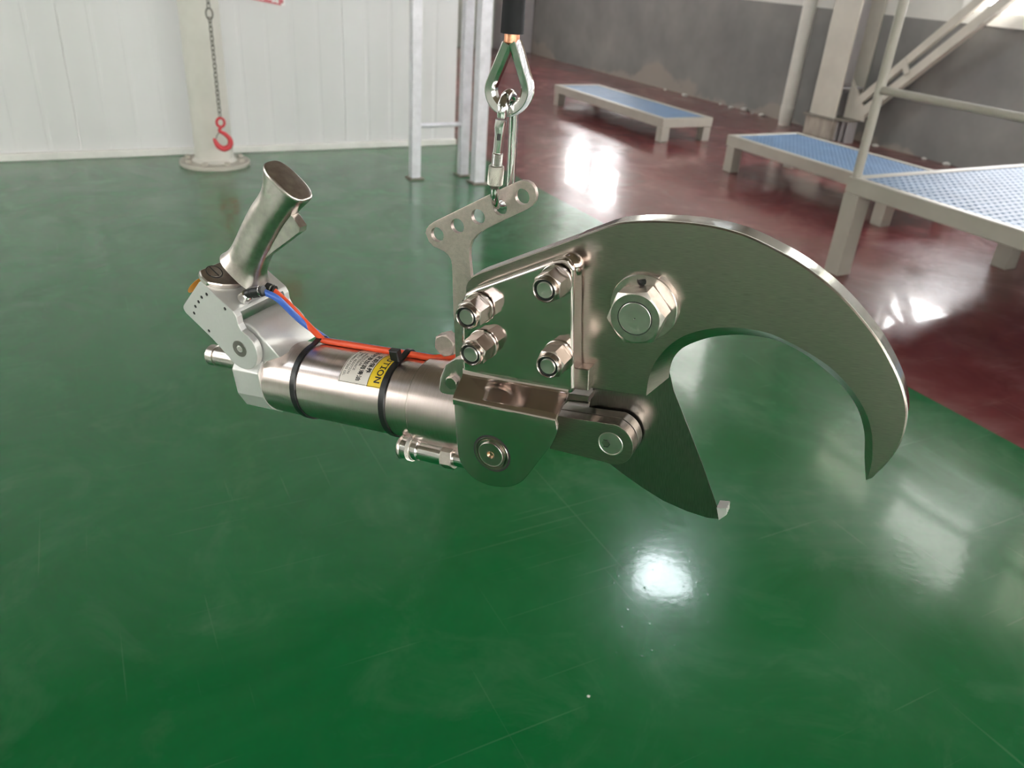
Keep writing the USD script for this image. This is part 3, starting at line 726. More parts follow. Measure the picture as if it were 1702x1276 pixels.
f0, f1 = fold(A0, B0), fold(A1, B1)
rs = []
for s in np.linspace(0, 1, 12):
    q = f0 * (1 - s) + f1 * s
    t = np.gradient(q, axis=0); nrm = np.cross(t, [1.0, 0, 0]); nrm /= np.linalg.norm(nrm, axis=1, keepdims=True)
    nrm *= np.sign(nrm[:, 1:2].sum())
    rs.append(np.vstack([q, (q - nrm * th)[::-1]]))
obj("cover_shelf", loft(rs), M["mirror"], cover, smooth=35)
lo_px = [(752, 664), (838, 681), (922.8, 699), (925.5, 708), (924.7, 719), (914, 742), (892, 771), (872, 796), (860, 805), (845, 809.5), (828, 809.5), (808, 806), (786, 796), (769, 779), (760, 760), (756, 720)]
lop = smooth_path(TL(lo_px[3:], sw), 60); lop = np.vstack([TL(lo_px[:3], sw), lop])
obj("cover_apron", bowed(slab(lop, sw - 0.0045, sw, 0.0012, 3), sw, 1.0, 0.0, T(828, 740, sw)), M["mirror"], cover, smooth=35)
bc = T(817.5, 753.5, sw)
obj("bushing", [lathe([(0.0, 0.0188), (0.0012, 0.0182), (0.0012, 0.0172), (0.0004, 0.0168)], (*bc, sw), n=56),
                lathe([(0.0, 0.0165), (0.0018, 0.0160), (0.0018, 0.0152), (0.0006, 0.0150)], (*bc, sw), n=56)], M["nut"], tool, label="ringed pivot bushing in the apron")
obj("bushing", lathe([(0.0002, 0.0138), (0.0024, 0.0136), (0.0030, 0.0130), (0.0026, 0.0120), (0.0026, 0.0046), (0.0008, 0.004), (0.0006, 0.0)], (*bc, sw), n=56), M["pinmetal"], tool)
obj("bushing_bore", lathe([(0.0006, 0.0036), (0.0030, 0.0042), (0.0032, 0.0038), (0.0009, 0.002)], (*bc, sw), n=24), M["brass"], tool)
obj("bushing_groove", lathe([(0.0001, 0.0205), (0.0004, 0.0200), (0.0004, 0.0)], (*bc, sw), n=56), M["hole"], tool)

# ---- four locking nuts on the cover
def lock_nut(x, y, rot, h=0.0265, base=cw):
    c = T(x, y, base + h); par = obj("lock_nut", shift(hexnut(0.0245, 0.0185, rot), (*c, base + 0.0025)), M["nut"], tool, smooth=20)
    obj("washer", shift(lathe([(0, 0.0148), (0.0006, 0.0152), (0.0022, 0.0152), (0.0026, 0.0146)], n=44), (*c, base)), M["nut"], par)
    obj("collar", shift(lathe([(0.018, 0.0119), (0.0215, 0.0119), (h - 0.002, 0.0117), (h - 0.0006, 0.0110), (h, 0.0103), (h - 0.0006, 0.0097), (h - 0.003, 0.0094)], n=44), (*c, base)), M["nut"], par)
    obj("nylon_ring", shift(lathe([(h - 0.004, 0.0097), (h - 0.0018, 0.0097), (h - 0.0018, 0.0073), (h - 0.004, 0.0072)], n=40), (*c, base)), M["black"], par)
    obj("bolt_end", shift(lathe([(h - 0.006, 0.0075), (h - 0.0014, 0.0075), (h - 0.0006, 0.0068), (h - 0.0009, 0.0006), (h - 0.0010, 0.0)], n=40), (*c, base)), M["turned"], par)
for x, y, r in ((774, 527.8, 0.35), (780.9, 589.8, 0.2), (904.1, 483, 0.42), (909.3, 609.7, 0.1)):
    lock_nut(x, y, r)

# ---- pivot nut on the jaw
wc_ = T(1069, 511, 0.005)
wsh = man(lathe([(0, 0.0302), (0.0044, 0.0302), (0.005, 0.0296)], (*wc_, 0), n=64)) - man(cyl((*T(1066.4, 467.4, 0.005), 0.0005), (*T(1066.4, 467.4, 0.005), 0.01), 0.0042, 20))
wp = obj("lock_washer", tri(wsh), M["satin"], tool, smooth=25)
obj("washer_tab", slab(TL([(1050, 466), (1055, 457.5), (1097, 459.5), (1092, 468), (1074, 464)], 0.003), 0, 0.003, 0.0004), M["satin"], wp)
obj("washer_hole", cyl((*T(1066.4, 467.4, 0.005), 0.0), (*T(1066.4, 467.4, 0.005), 0.001), 0.0042, 20), M["hole"], wp)
pcn2 = T(1054.9, 529.4, 0.0245)
pn = obj("pivot_nut", shift(hexnut(0.0455, 0.0195, 0.12), (*pcn2, 0.005)), M["satin"], tool, smooth=18)
obj("pivot_bolt", lathe([(0.022, 0.0146), (0.0246, 0.0146), (0.0250, 0.0140), (0.0248, 0.0008), (0.0242, 0.0)], (*pcn2, 0), n=48), M["turned"], pn)
obj("thread_gap", lathe([(0.022, 0.0154), (0.0247, 0.0154), (0.0247, 0.0)], (*pcn2, 0), n=48), M["hole"], pn)

# ---- hanger plate with five holes
hw0, hw1 = -JT - 0.0055, -JT - 0.0002
def z4(pts): return [(690 + x / 5.316, 280 + y / 5.316) for x, y in pts]
hpx = z4([(88, 570), (96, 535), (118, 505), (160, 473), (400, 355), (640, 237), (760, 180), (890, 122), (940, 105), (985, 110), (1030, 135), (1060, 180), (1072, 240), (1060, 295), (1030, 335), (980, 365), (880, 412), (700, 497), (610, 545), (545, 590), (500, 645), (480, 700), (478, 780), (490, 900), (505, 1100)]) + [(790, 560), (775, 640), (757, 617), (755, 540)] + z4([(335, 1276), (328, 1000), (322, 850), (312, 800), (290, 765), (255, 735), (210, 712), (160, 690), (118, 645)])
hp_ = TL(hpx, hw1)
hm = man(slab(hp_, hw0, hw1, 0.0009, 2))
HOLES = [(726.7, 390), (760.2, 375.6), (794.4, 360.3), (831, 345), (867.8, 327)]
for x, y in HOLES:
    hm -= man(cyl((*T(x, y, hw1), -0.06), (*T(x, y, hw1), 0.02), 0.0074, 32))
obj("hanger_plate", tri(hm), M["blast"], tool, smooth=28, label="matte bead-blasted T-shaped hanger plate with five holes")
obj("spacer_strip", slab(TL([(753, 535), (767, 500), (770, 560), (771, 617), (757, 619)], 0.0), hw1, -0.001, 0.0008), M["satin"], tool, smooth=25)
for x, y, rr_ in ((744, 571, 0.3), (965, 575, 0.2)):
    obj("bolt_head", shift(hexnut(0.024, 0.014, rr_), (*T(x, y, -0.045), -0.052)), M["blast"], tool, smooth=20)

# ---- cylinder barrel, collar, rear cap
uL, uT1, uT2, uC = T(447, 617, WC + 0.6 * RB)[0], T(492, 632, WC + 0.8 * RB)[0], T(638, 652, WC + 0.8 * RB)[0], T(679, 661, WC + 0.85 * RB)[0]
uR = T(800, 690, 0.0)[0]
ax = (0, VC, WC)
obj("barrel", lathe([(uL, RB - 0.001), (uL + 0.001, RB), (uC + 0.01, RB)], ax, (1, 0, 0), 96), M["barrel"], tool, smooth=30, label="turned steel hydraulic barrel")
obj("barrel_collar", lathe([(uC, RB + 0.0005), (uC + 0.0008, RB + 0.0042), (uR, RB + 0.0042)], ax, (1, 0, 0), 96), M["barrel"], tool, smooth=30)
obj("collar_seam", lathe([(uC - 0.0004, RB - 0.001), (uC - 0.0004, RB + 0.0038), (uC + 0.0003, RB + 0.0044), (uC + 0.0011, RB + 0.0044), (uC + 0.0012, RB)], ax, (1, 0, 0), 96), M["pinmetal"], tool)
obj("barrel_head", box(uR - 0.003, T(880, 690, 0)[0], VC - 0.030, VC + 0.044, WC - 0.04, WC + 0.032, 0.002), M["satin"], tool, smooth=False)
uK = T(384, 608, WC + RB)[0]
cs = np.array([(0.022, 0.046), (-0.010, 0.046), (-0.030, 0.037), (-0.0425, 0.020), (-0.0475, 0.0), (-0.0425, -0.020), (-0.030, -0.037), (-0.010, -0.046), (0.022, -0.046), (0.034, -0.034), (0.034, 0.034)])
cs = rnd(cs[:, ::-1], 0.004)
cap = [np.c_[np.full(len(cs), u), VC + k * cs[:, 1], WC + k * cs[:, 0]] for u, k in ((uK, 0.975), (uK + 0.0015, 1), (uL - 0.001, 1), (uL + 0.0006, 0.985))]
rc = obj("rear_cap", loft(cap), M["alu"], tool, smooth=28, label="silver cast rear cap carrying the grip joint")

# ---- pivot boss between cap and bracket fork
FW = WC + 0.045                                                          # outer face of the bracket fork
pv = T(398.3, 579.4, FW); RP = np.linalg.norm(T(426.3, 583, FW) - pv)
RBS = 0.0255
bs = pv + [0.0035, 0.004]
ang = np.linspace(math.radians(205), math.radians(28), 24)
neck = np.vstack([[bs + RBS * np.array([math.cos(a), math.sin(a)]) for a in ang], [[bs[0] + 0.045, VC + RB * 0.93], [uL + 0.004, VC + RB * 0.72], [uL, VC + 0.010], [uK + 0.002, VC + 0.010]]])
obj("joint_boss", slab(neck, WC - 0.034, WC + 0.034, 0.0025, 4), M["alu"], tool, smooth=35)
st_ = T3(352.5, 589, WC); sx = np.array([uK, st_[1], WC])
obj("rear_fitting", lathe([(st_[0] - uK, 0.0125), (st_[0] - uK + 0.001, 0.0135), (st_[0] - uK + 0.012, 0.0135), (st_[0] - uK + 0.0125, 0.0118), (st_[0] - uK + 0.014, 0.0118), (st_[0] - uK + 0.0145, 0.0132), (0.004, 0.0132)], sx, (1, 0, 0), 40), M["satin"], tool, smooth=25)

# ---- grip bracket
fr_px = [(332, 466), (345, 478), (359, 492), (387.3, 517.3), (393, 527), (395.8, 540), (401.5, 550), (411.5, 558.5), (419.8, 568)]
pvt = [pv + RP * np.array([math.cos(a), math.sin(a)]) for a in np.linspace(math.radians(28), math.radians(-150), 22)]
frp = np.vstack([TL(fr_px, FW), pvt, TL([(353.5, 564), (342, 552.6), (308.3, 520), (303, 511), (306, 505)], FW)])
frp = rnd(frp, 0.005, 0.002)
brk = solid(frp, WC - 0.045, FW, 0.0032, 3)
s0, s1 = T(400, 524, FW), T(470, 600, FW)
sl = TL([(392, 521), (440, 540), (470, 640), (380, 640), (352, 590), (352, 556)], FW)
brk -= man(slab(sl, WC - 0.0362, WC + 0.0362, 0))
for x, y in ((343.3, 489.1), (334.9, 494), (329.8, 501.5), (324.6, 509.2), (322.4, 520.4), (373.7, 513.1), (347.1, 549.8)):
    brk -= man(cyl((*T(x, y, FW), FW - 0.006), (*T(x, y, FW), FW + 0.01), 0.0022, 16))
bk_ = obj("grip_bracket", tri(brk), M["alu"], tool, smooth=28, label="silver forked bracket holding the pistol grip")
for x, y in ((343.3, 489.1), (334.9, 494), (329.8, 501.5), (324.6, 509.2), (322.4, 520.4), (373.7, 513.1), (347.1, 549.8)):
    obj("drilled_hole", cyl((*T(x, y, FW), FW - 0.0065), (*T(x, y, FW), FW - 0.0007), 0.00225, 14), M["hole"], bk_)
pb = obj("pivot_screw", lathe([(-0.002, 0.0105), (0.0002, 0.0105), (0.0006, 0.010), (0.0006, 0.0048), (-0.0002, 0.0044), (-0.0002, 0)], (*pv, FW), n=40), M["chain"], tool)
obj("screw_socket", shift(hexnut(0.0060, 0.0012, 0.2), (*pv, FW - 0.0001)), M["turned"], pb, smooth=False)
# round yellow-orange sticker on the bracket's left edge
e0, e1 = T(311, 484, FW), T(326, 457, FW)
lf = (e1 - e0) / np.linalg.norm(e1 - e0); ln = np.array([-lf[1], lf[0]]); ln = ln if ln[0] < 0 else -ln
ca = e0 + lf * 0.004
disc = [[*(ca + lf * 0.0135 * math.cos(t) + ln * (0.0006 + d)), FW - 0.012 + 0.010 * math.sin(t)] for d in (0, 0.0005) for t in np.linspace(0, 2 * math.pi, 28, endpoint=False)]
obj("round_sticker", loft([disc[:28], disc[28:]]), M["amber"], bk_, smooth=False, label="orange round sticker on the bracket's edge")

# ---- pistol grip
tl = T(387.3, 517.3, FW) - T(332, 466, FW); ldir = tl / np.linalg.norm(tl); hdir = np.array([-ldir[1], ldir[0]]); hdir = hdir if hdir[1] > 0 else -hdir
TOP0 = np.array([*T(332, 466, FW), FW])
L3, H3, W3 = np.array([*ldir, 0]), np.array([*hdir, 0]), np.array([0, 0, 1.0])
def on_top(x, y, lift=0.0):
    """Point of the bracket's top plane (lifted along the grip's axis) under an outline point."""
    d = ray_t(x, y); p0 = TOP0 + H3 * lift; t = ((p0 - EYE_T) @ H3) / (d @ H3)
    return EYE_T + d * t
fl_px = [(329.5, 452), (333, 462), (344, 469.5), (369, 472.5), (402, 473.5), (417, 468.5), (426, 460), (432, 448), (434, 434)]
fl = [on_top(x, y, 0.003) for x, y in fl_px]
fc = np.array([((p - TOP0) @ L3, (p - TOP0) @ W3) for p in fl])
lmax = fc[:, 0].max(); wmin = 2 * (WC - FW) - fc[:, 1].max()
mir = np.array([[x, 2 * (WC - FW) - w] for x, w in fc[::-1]])
flo = np.array(Polygon(np.vstack([fc, mir])).convex_hull.exterior.coords)[:-1]
flo = rnd(flo, 0.004)
def lw(p2, h): return TOP0 + p2[:, :1] * L3 + np.asarray(h) * H3 + p2[:, 1:2] * W3
flo = ccw(flo)
obj("grip_flange", loft([lw(flo, 0.0), lw(flo, 0.0045), lw(inset(flo, 0.0012), 0.006)]), M["satin"], tool, smooth=30, label="cast flange under the pistol grip")
gb, gt = T3(404, 447, WC), T3(480, 299, WC)
ga = gt - gb; GL = np.linalg.norm(ga); ga /= GL
gl = np.cross(W3, ga); gl = gl if gl[0] > 0 else -gl
# (share of length, half depth, half width, shift along the depth)
secs = [(0.0, 0.0330, 0.0215, 0.004), (0.04, 0.0290, 0.0195, 0.003), (0.10, 0.0245, 0.0172, 0.001), (0.20, 0.0225, 0.0160, 0.000), (0.35, 0.0222, 0.0158, -0.001), (0.5, 0.0225, 0.0160, -0.001), (0.62, 0.0222, 0.0158, -0.0005), (0.72, 0.0218, 0.0155, 0.001), (0.80, 0.0222, 0.0158, 0.002), (0.88, 0.0250, 0.0166, 0.0015), (0.94, 0.0282, 0.0176, 0.0008), (0.975, 0.0298, 0.0182, 0.0), (0.99, 0.0298, 0.0181, 0.0), (1.0, 0.0286, 0.0170, 0.0), (1.003, 0.0268, 0.0155, 0.0)]
sec = np.array(secs); xs = np.r_[np.linspace(0, 0.97, 40), 0.975, 0.99, 1.0, 1.003]
S = np.stack([np.interp(xs, sec[:, 0], sec[:, k]) for k in (1, 2, 3)], 1)
for _ in range(2):
    S[1:-5] = 0.25 * S[:-6] + 0.5 * S[1:-5] + 0.25 * S[2:-4]
tt = np.linspace(0, 2 * math.pi, 56, endpoint=False); rg = []
for x, (dl, dw, sh) in zip(xs, S):
    cx_, sx_ = np.cos(tt), np.sin(tt); e_ = 0.72
    q = np.sign(cx_) * np.abs(cx_) ** e_ * dl + sh; w_ = np.sign(sx_) * np.abs(sx_) ** e_ * dw
    rg.append(gb + ga * GL * x + q[:, None] * gl + w_[:, None] * W3)
grip = obj("pistol_grip", loft(rg), M["satin"], tool, smooth=40, label="contoured satin steel pistol grip with oval end cap")
def flat(cn, r, mat_, name, parent, h=0.0008, **kw):
    return obj(name, lathe([(0, r), (h * 0.6, r), (h, r * 0.94), (h * 0.9, 0)], cn, H3, 32), mat_, parent, **kw)
sp = on_top(356, 451.7, 0.006)
fs = flat(sp, 0.0085, M["satin"], "slotted_screw", tool)
sd = on_top(346, 443, 0.0068) - on_top(366, 462, 0.0068); sd /= np.linalg.norm(sd)
obj("screw_slot", tube(np.array([sp + H3 * 0.0006 + sd * 0.0078, sp + H3 * 0.0006 - sd * 0.0078]), 0.0009, 6), M["hole"], fs)
flat(on_top(400, 456.5, 0.0065), 0.0062, M["hole"], "screw_pocket", tool)
flat(on_top(400.5, 457.5, 0.0072), 0.0036, M["nut"], "pocket_screw", tool)
gr_ = [sp + H3 * 0.0001 + 0.0094 * (math.cos(x) * L3 + math.sin(x) * W3) for x in np.linspace(0, 2 * math.pi, 40, endpoint=False)]
obj("screw_recess", tube(np.array(gr_), 0.0007, 6, True), M["hole"], fs)
# trigger
trg = TL([(475, 352), (486, 360), (498.5, 378.5), (497.5, 386.5), (440, 429.5), (424, 441), (418, 436), (440, 405)], WC + 0.006)
obj("trigger", slab(trg, WC - 0.006, WC + 0.006, 0.0009, 2), M["satin"], tool, smooth=28, label="flat wedge-shaped trigger in front of the grip")

# ---- elbow fittings and air hoses
def elbow(p0, p1, p2, name="elbow_fitting"):
    p0, p1, p2 = map(np.asarray, (p0, p1, p2))
    m = [tube(smooth_path([p0, p1, p1 + (p2 - p1) * 0.35], 14), 0.0058, 14), cyl(p1 + (p2 - p1) * 0.25, p2, 0.0064, 20, 0.001)]
    f = obj(name, m, M["black"], tool)
    dd = (p2 - p1) / np.linalg.norm(p2 - p1)
    obj("release_ring", lathe([(0, 0.0062), (0.002, 0.0062), (0.0025, 0.005)], p2 + dd * 0.0003, dd, 20), M["black"], f)
    obj("steel_collar", lathe([(0, 0.0066), (0.0012, 0.0066)], p2 - dd * 0.0022, dd, 20), M["chrome"], f)
    return f
ea0, ea1, ea2 = on_top(408, 493, 0.004), on_top(420, 486.5, 0.010), T3(436, 483.5, -0.016)
ea1 = T3(414, 487.5, -0.006); ea2 = T3(435.5, 483.5, -0.010)
obj("fitting_base", lathe([(0, 0.0075), (0.010, 0.007), (0.012, 0.0052)], T3(405, 496, -0.006), T3(414, 487.5, -0.006) - T3(405, 496, -0.006), 24), M["chrome"], tool)
elbow(T3(407, 493, -0.006), ea1, ea2)
eb0, eb1, eb2 = T3(426, 482, -0.034), T3(432, 473, -0.032), T3(454, 482, -0.034)
elbow(eb0, eb1, eb2)
rt = 0.0039
ob = smooth_path([T3(454, 482, -0.034), T3(478, 504, -0.038), T3(508, 536, -0.044), barrel_pt(uT1 + 0.004, math.radians(110), RB + 0.0043)], 40)
ub, thb = on_barrel(600, 572)
top_th = math.radians(110)
u_end = uC - 0.001
u0 = ob[-1][0]
run = [barrel_pt(u, top_th, RB + rt + 0.0003) for u in np.linspace(u0 + 0.012, u_end, 8)]
def over_back(th0):
    return [barrel_pt(uC + 0.004 + 0.05 * s, math.radians(th0 + 55 * s), RB + rt + 0.0003 + 0.0044 * min(1, 4 * s)) for s in np.linspace(0.12, 1, 6)]
run += over_back(110)
obj("orange_hose", tube(smooth_path(np.vstack([ob, run]), 160), rt, 12), M["orange"], tool, label="orange air hose from the grip along the barrel")
bb = smooth_path([T3(436, 484, -0.012), T3(462, 497, -0.020), T3(500, 533, -0.040), barrel_pt(uT1 + 0.004, math.radians(121), RB + 0.0043)], 44)
runb = [barrel_pt(u, math.radians(121), RB + rt + 0.0003) for u in np.linspace(bb[-1][0] + 0.012, u_end, 8)]
runb += over_back(121)
obj("blue_hose", tube(smooth_path(np.vstack([bb, runb]), 160), rt, 12), M["blue"], tool, label="blue air hose behind the orange one")

# ---- cable ties
def tie(u, head=None):
    a = np.linspace(0, 2 * math.pi, 72, endpoint=False); ringp = []
    for t in a:
        bulge = 0.0085 * math.exp(-((t - math.radians(114)) / 0.22) ** 2)
        ringp.append([t, RB + bulge])
    sect = [(-0.0042, 0.0001), (0.0042, 0.0001), (0.0042, 0.0012), (0.0034, 0.0018), (-0.0034, 0.0018), (-0.0042, 0.0012)]
    rgs = [[barrel_pt(u + du, t, r + dr) for du, dr in sect] for t, r in ringp]; rgs.append(rgs[0])
    t_ = obj("cable_tie", loft(rgs, (False, False)), M["black"], tool, smooth=30)
    if head:
        c = barrel_pt(u, head, RB + 0.0105)
        m = box(-0.0058, 0.0058, -0.0066, 0.0066, -0.0045, 0.0045, 0.0012)
        R = trimesh.transformations.rotation_matrix(math.pi / 2 - head, [1, 0, 0]); m.apply_transform(R); m.apply_translation(c)
        obj("tie_head", m, M["black"], t_, smooth=False)
    return t_
tie(uT1); tie(uT2, math.radians(84))

# ---- caution sticker wrapped on the barrel
def wrap_quad(c, r, n=16):
    """Patch on the barrel between four (U, angle) corners: top-left, top-right, bottom-right, bottom-left."""
    (a, b, d, e), lay = c, []
    for rad in (r, r + 0.00025):
        lay.append([barrel_pt(*((1 - s) * np.array(a) + s * np.array(b)), rad) for s in np.linspace(0, 1, 4)][:-1] +
                   [barrel_pt(*((1 - s) * np.array(b) + s * np.array(d)), rad) for s in np.linspace(0, 1, n)][:-1] +
                   [barrel_pt(*((1 - s) * np.array(d) + s * np.array(e)), rad) for s in np.linspace(0, 1, 4)][:-1] +
                   [barrel_pt(*((1 - s) * np.array(e) + s * np.array(a)), rad) for s in np.linspace(0, 1, n)][:-1])
    rows = []
    for s in np.linspace(0, 1, n):
        p, q = (1 - s) * np.array(a) + s * np.array(e), (1 - s) * np.array(b) + s * np.array(d)
        rows.append([barrel_pt(*p, r), barrel_pt(*q, r), barrel_pt(*q, r + 0.0003), barrel_pt(*p, r + 0.0003)])
    return loft(rows)
LT = on_barrel(590.5, 579)[1]; LB = on_barrel(561.6, 633)[1]; 
ul, um, ur_ = on_barrel(561.6, 633)[0], on_barrel(609.4, 643)[0], on_barrel(634, 647)[0]
ur_ = max(ur_, um + 0.020)
stk = obj("caution_sticker", wrap_quad([(ul, LT), (um, LT), (um, LB), (ul, LB)], RB + 0.0001), M["sticker"], tool, smooth=20, label="white and yellow caution sticker round the barrel")
obj("yellow_band", wrap_quad([(um, LT), (ur_, LT), (ur_, LB), (um, LB)], RB + 0.0001), M["yellow"], stk, smooth=20)
def wrap_text(m2, u_base, s0, hscale=1.0):
    """Flat lettering (x along the line, y up, z depth) bent onto the barrel: lines run down the near side, letters' tops towards +U."""
    v = np.asarray(m2.vertices)
    out = np.array([barrel_pt(u_base + y, s0 - x / RB, RB + 0.0004 + z) for x, y, z in v])
    return trimesh.Trimesh(out, m2.faces, process=False)
def latin(txt, u, hgt, s0, length=None, bold=False):
    m = meshkit.text_mesh(txt, hgt, 0.00012, bold)
    if length:
        m.apply_scale([length / (m.bounds[1, 0] - m.bounds[0, 0]), 1, 1])
    return wrap_text(m, u, s0)
GLYPHS = "2,2 2,6 14,21 20,46 31,44 29,29 37,17 42,16 42,49 19,50 17,56 6,55 7,80 41,80 39,89 49,91 56,80 90,79 90,55 79,55 78,50 54,49 54,38 81,38 82,28 55,27 54,12 60,10 94,10 91,-1 45,1 32,7 24,16 18,5 10,-3/17,61 78,61 79,68 18,69|2,2 2,5 14,19 13,21 2,21 2,31 11,32 11,66 3,68 3,77 11,77 12,89 22,88 23,77 35,77 36,89 46,88 47,77 54,77 54,85 56,86 91,85 91,5 88,0 70,-2 67,5 68,9 80,10 79,30 63,30 61,13 54,-3 44,3 40,1 29,16 29,21 26,21 21,9 11,-2/64,42 80,41 80,53 64,53/64,65 66,63 80,63 80,75 64,75/54,67 46,66 47,31 53,32/41,21 45,12 49,11 51,21/22,32 34,31 35,36 23,37/22,48 34,47 35,52 23,53/22,64 34,63 35,66 23,67|0,49 16,71 25,90 36,86 88,86 88,51 68,51 67,44 93,43 94,34 92,32 74,31 88,15 96,11 96,8 91,2 87,2 68,20 67,-1 57,-3 55,-1 54,21 34,2 27,5 25,-2 15,-2 15,47 8,41 5,41/46,75 46,62 77,63 76,76/26,43 55,44 54,51 35,51 33,78 26,66/48,31 26,33 27,12 37,18|1,30 3,33 16,37 22,42 4,43 4,53 35,55 14,56 13,66 40,66 42,69 8,71 9,80 26,80 23,89 32,91 40,80 57,80 64,91 69,91 75,88 71,80 89,79 88,70 53,69 54,66 83,66 83,56 48,55 49,53 92,52 91,43 73,42 86,34 94,32 94,29 89,22 86,22 68,31 67,-3 57,-2 57,37 59,39 56,43 40,43 37,38 38,20 35,12 26,2 17,-3 14,-3 8,5 24,16 27,28 7,22|1,6 16,27 23,51 24,73 7,74 7,85 69,85 66,62 89,60 85,43 69,19 82,12 94,9 90,-1 77,1 59,11 47,3 29,-2 25,8 41,13 50,19 34,41 28,24 17,6 10,-1 7,-1/35,71 46,42 53,32 61,27 71,40 75,50 51,52 55,74 36,74|6,82 38,83 41,71 70,71 71,89 83,89 83,72 94,71 94,60 83,59 83,9 79,1 55,-1 52,6 53,10 71,11 70,60 40,60 40,16 18,15 16,8 6,8/17,27 29,26 29,44 17,44/29,71 17,72 17,54 29,54;44,49 46,54 53,56 66,37 68,29 59,25|2,55 6,63 13,62 24,55 26,65 46,65 49,70 48,74 30,75 25,70 22,70 6,81 12,90 27,81 30,85 90,85 89,74 62,74 59,66 93,65 93,54 78,53 95,40 95,37 87,30 95,12 86,8 72,32 76,12 67,9 61,25 58,0 40,-2 37,7 49,9 49,32 46,31 38,13 34,9 30,9 25,13 25,16 32,24 35,30 34,32 26,29 14,-1 10,-1 4,3 4,7 17,35 31,43 40,53 27,54 19,44/54,54 51,47 60,47 61,34 69,35 71,32 72,36 76,38 63,54/49,44 41,36 49,33|53,78 90,78 89,0 79,0 77,6 65,6 63,-1 53,0/64,18 78,18 77,68 64,67;1,3 13,29 16,48 16,60 4,61 3,71 17,72 17,89 27,89 28,72 49,71 47,10 41,0 23,0 21,10 34,10 37,22 38,60 28,61 25,32 20,14 9,-3|2,55 3,60 8,64 26,55 26,69 21,69 5,80 9,88 12,89 29,78 26,70 36,70 36,20 52,21 53,34 41,35 40,44 53,45 53,56 39,57 40,68 28,83 28,87 35,91 46,79 47,86 90,86 90,3 81,-2 67,-2 63,6 64,11 37,12 36,-1 27,-2 25,24 14,0 6,2 4,8 17,37 20,38 26,35 26,49 18,45/49,75 43,67 77,67 77,57 64,56 64,46 75,45 76,36 64,35 64,22 80,20 80,75/80,12 77,9 80,9|2,54 2,57 8,63 25,53 27,61 36,61 37,87 82,87 83,62 93,60 93,41 84,39 83,1 79,-2 64,-3 61,7 72,7 73,14 47,14 46,-2 37,-3 36,40 27,40 25,47 22,43 19,43/38,51 38,48 82,49 81,51/46,24 72,23 73,25 47,26/46,36 72,35 73,37 47,38/65,77 66,62 71,61 72,76/47,62 55,61 56,65 48,66;7,84 15,89 33,75 25,68 8,80;5,5 21,38 24,38 30,33 30,30 16,0 12,-1|33,69 56,70 56,90 67,89 68,70 90,70 90,-2 80,-2 78,3 45,3 44,-2 33,-1/67,15 79,14 79,32 67,32/79,58 67,59 67,43 79,43/44,15 56,14 56,32 44,32/44,44 56,43 56,59 44,59;7,81 11,89 15,89 32,80 34,76 29,69 26,69;5,4 21,35 25,35 30,30 30,26 18,3 15,-1 12,-1;2,54 6,62 11,62 26,54 28,49 21,43"
def han(idx, u, size, s0, pitch):
    ms = []
    for k, i in enumerate(idx):
        for g in GLYPHS.split("|")[i].split(";"):
            rg_ = [[tuple(map(int, q.split(","))) for q in r.split()] for r in g.split("/")]
            m = trimesh.creation.extrude_polygon(Polygon(rg_[0], rg_[1:]).buffer(0), 1.0, engine="earcut")
            v = np.asarray(m.vertices) * [size / 90, size / 90, 0.00012] + [k * pitch, 0, 0]
            ms.append(trimesh.Trimesh(v, m.faces, process=False))
    return wrap_text(trimesh.util.concatenate(ms), u, s0)
arc_len = (LT - LB) * RB
obj("caution_lettering", latin("CAUTION", um + 0.0075, 0.0075, LT - 0.003 / RB, arc_len * 0.86, True), M["ink"], stk, smooth=False)
wd = um - ul
hz = arc_len
obj("sticker_lettering", [han([0, 1, 2, 3], ul + wd * 0.79, wd * 0.17, LT - hz * 0.30 / RB, wd * 0.19),
                          han([4, 5, 6, 7, 8, 9, 10], ul + wd * 0.575, wd * 0.16, LT - hz * 0.16 / RB, hz * 0.112),
                          latin("REGULAR", ul + wd * 0.455, wd * 0.075, LT - hz * 0.36 / RB),
                          latin("MAINTENANCE", ul + wd * 0.345, wd * 0.075, LT - hz * 0.28 / RB),
                          latin("TIMELY ADDITION", ul + wd * 0.215, wd * 0.075, LT - hz * 0.25 / RB),
                          latin("OF LUBRICATING OIL", ul + wd * 0.095, wd * 0.07, LT - hz * 0.25 / RB)], M["ink"], stk, smooth=False)
lines = [wrap_quad([(ul + 0.001, LT), (ul + 0.0014, LT), (ul + 0.0014, LB), (ul + 0.001, LB)], RB + 0.0003), wrap_quad([(um - 0.0003, LT), (um + 0.0002, LT), (um + 0.0002, LB), (um - 0.0003, LB)], RB + 0.0003)]
for th_ in (LT - hz * 0.10 / RB, LB + 0.001 / RB):
    lines.append(wrap_quad([(ul + 0.001, th_), (ur_, th_), (ur_, th_ - 0.0004 / RB), (ul + 0.001, th_ - 0.0004 / RB)], RB + 0.0003, 3))
obj("sticker_rules", lines, M["ink"], stk, smooth=False)

# ---- clamp tab with bolt on the collar
tw = WC + RB + 0.001
tb = rnd(TL([(729, 647), (731, 628), (740, 606), (757, 596), (775, 596), (778, 640), (770, 657), (745, 656), (733, 653)], tw), 0.004)
ct = obj("clamp_tab", slab(tb, tw - 0.012, tw, 0.0012, 2), M["barrel"], tool, smooth=28)
obj("clamp_bolt", shift(hexnut(0.0125, 0.0055, 0.3), (*T(749.5, 637, tw + 0.005), tw)), M["nut"], ct, smooth=20)

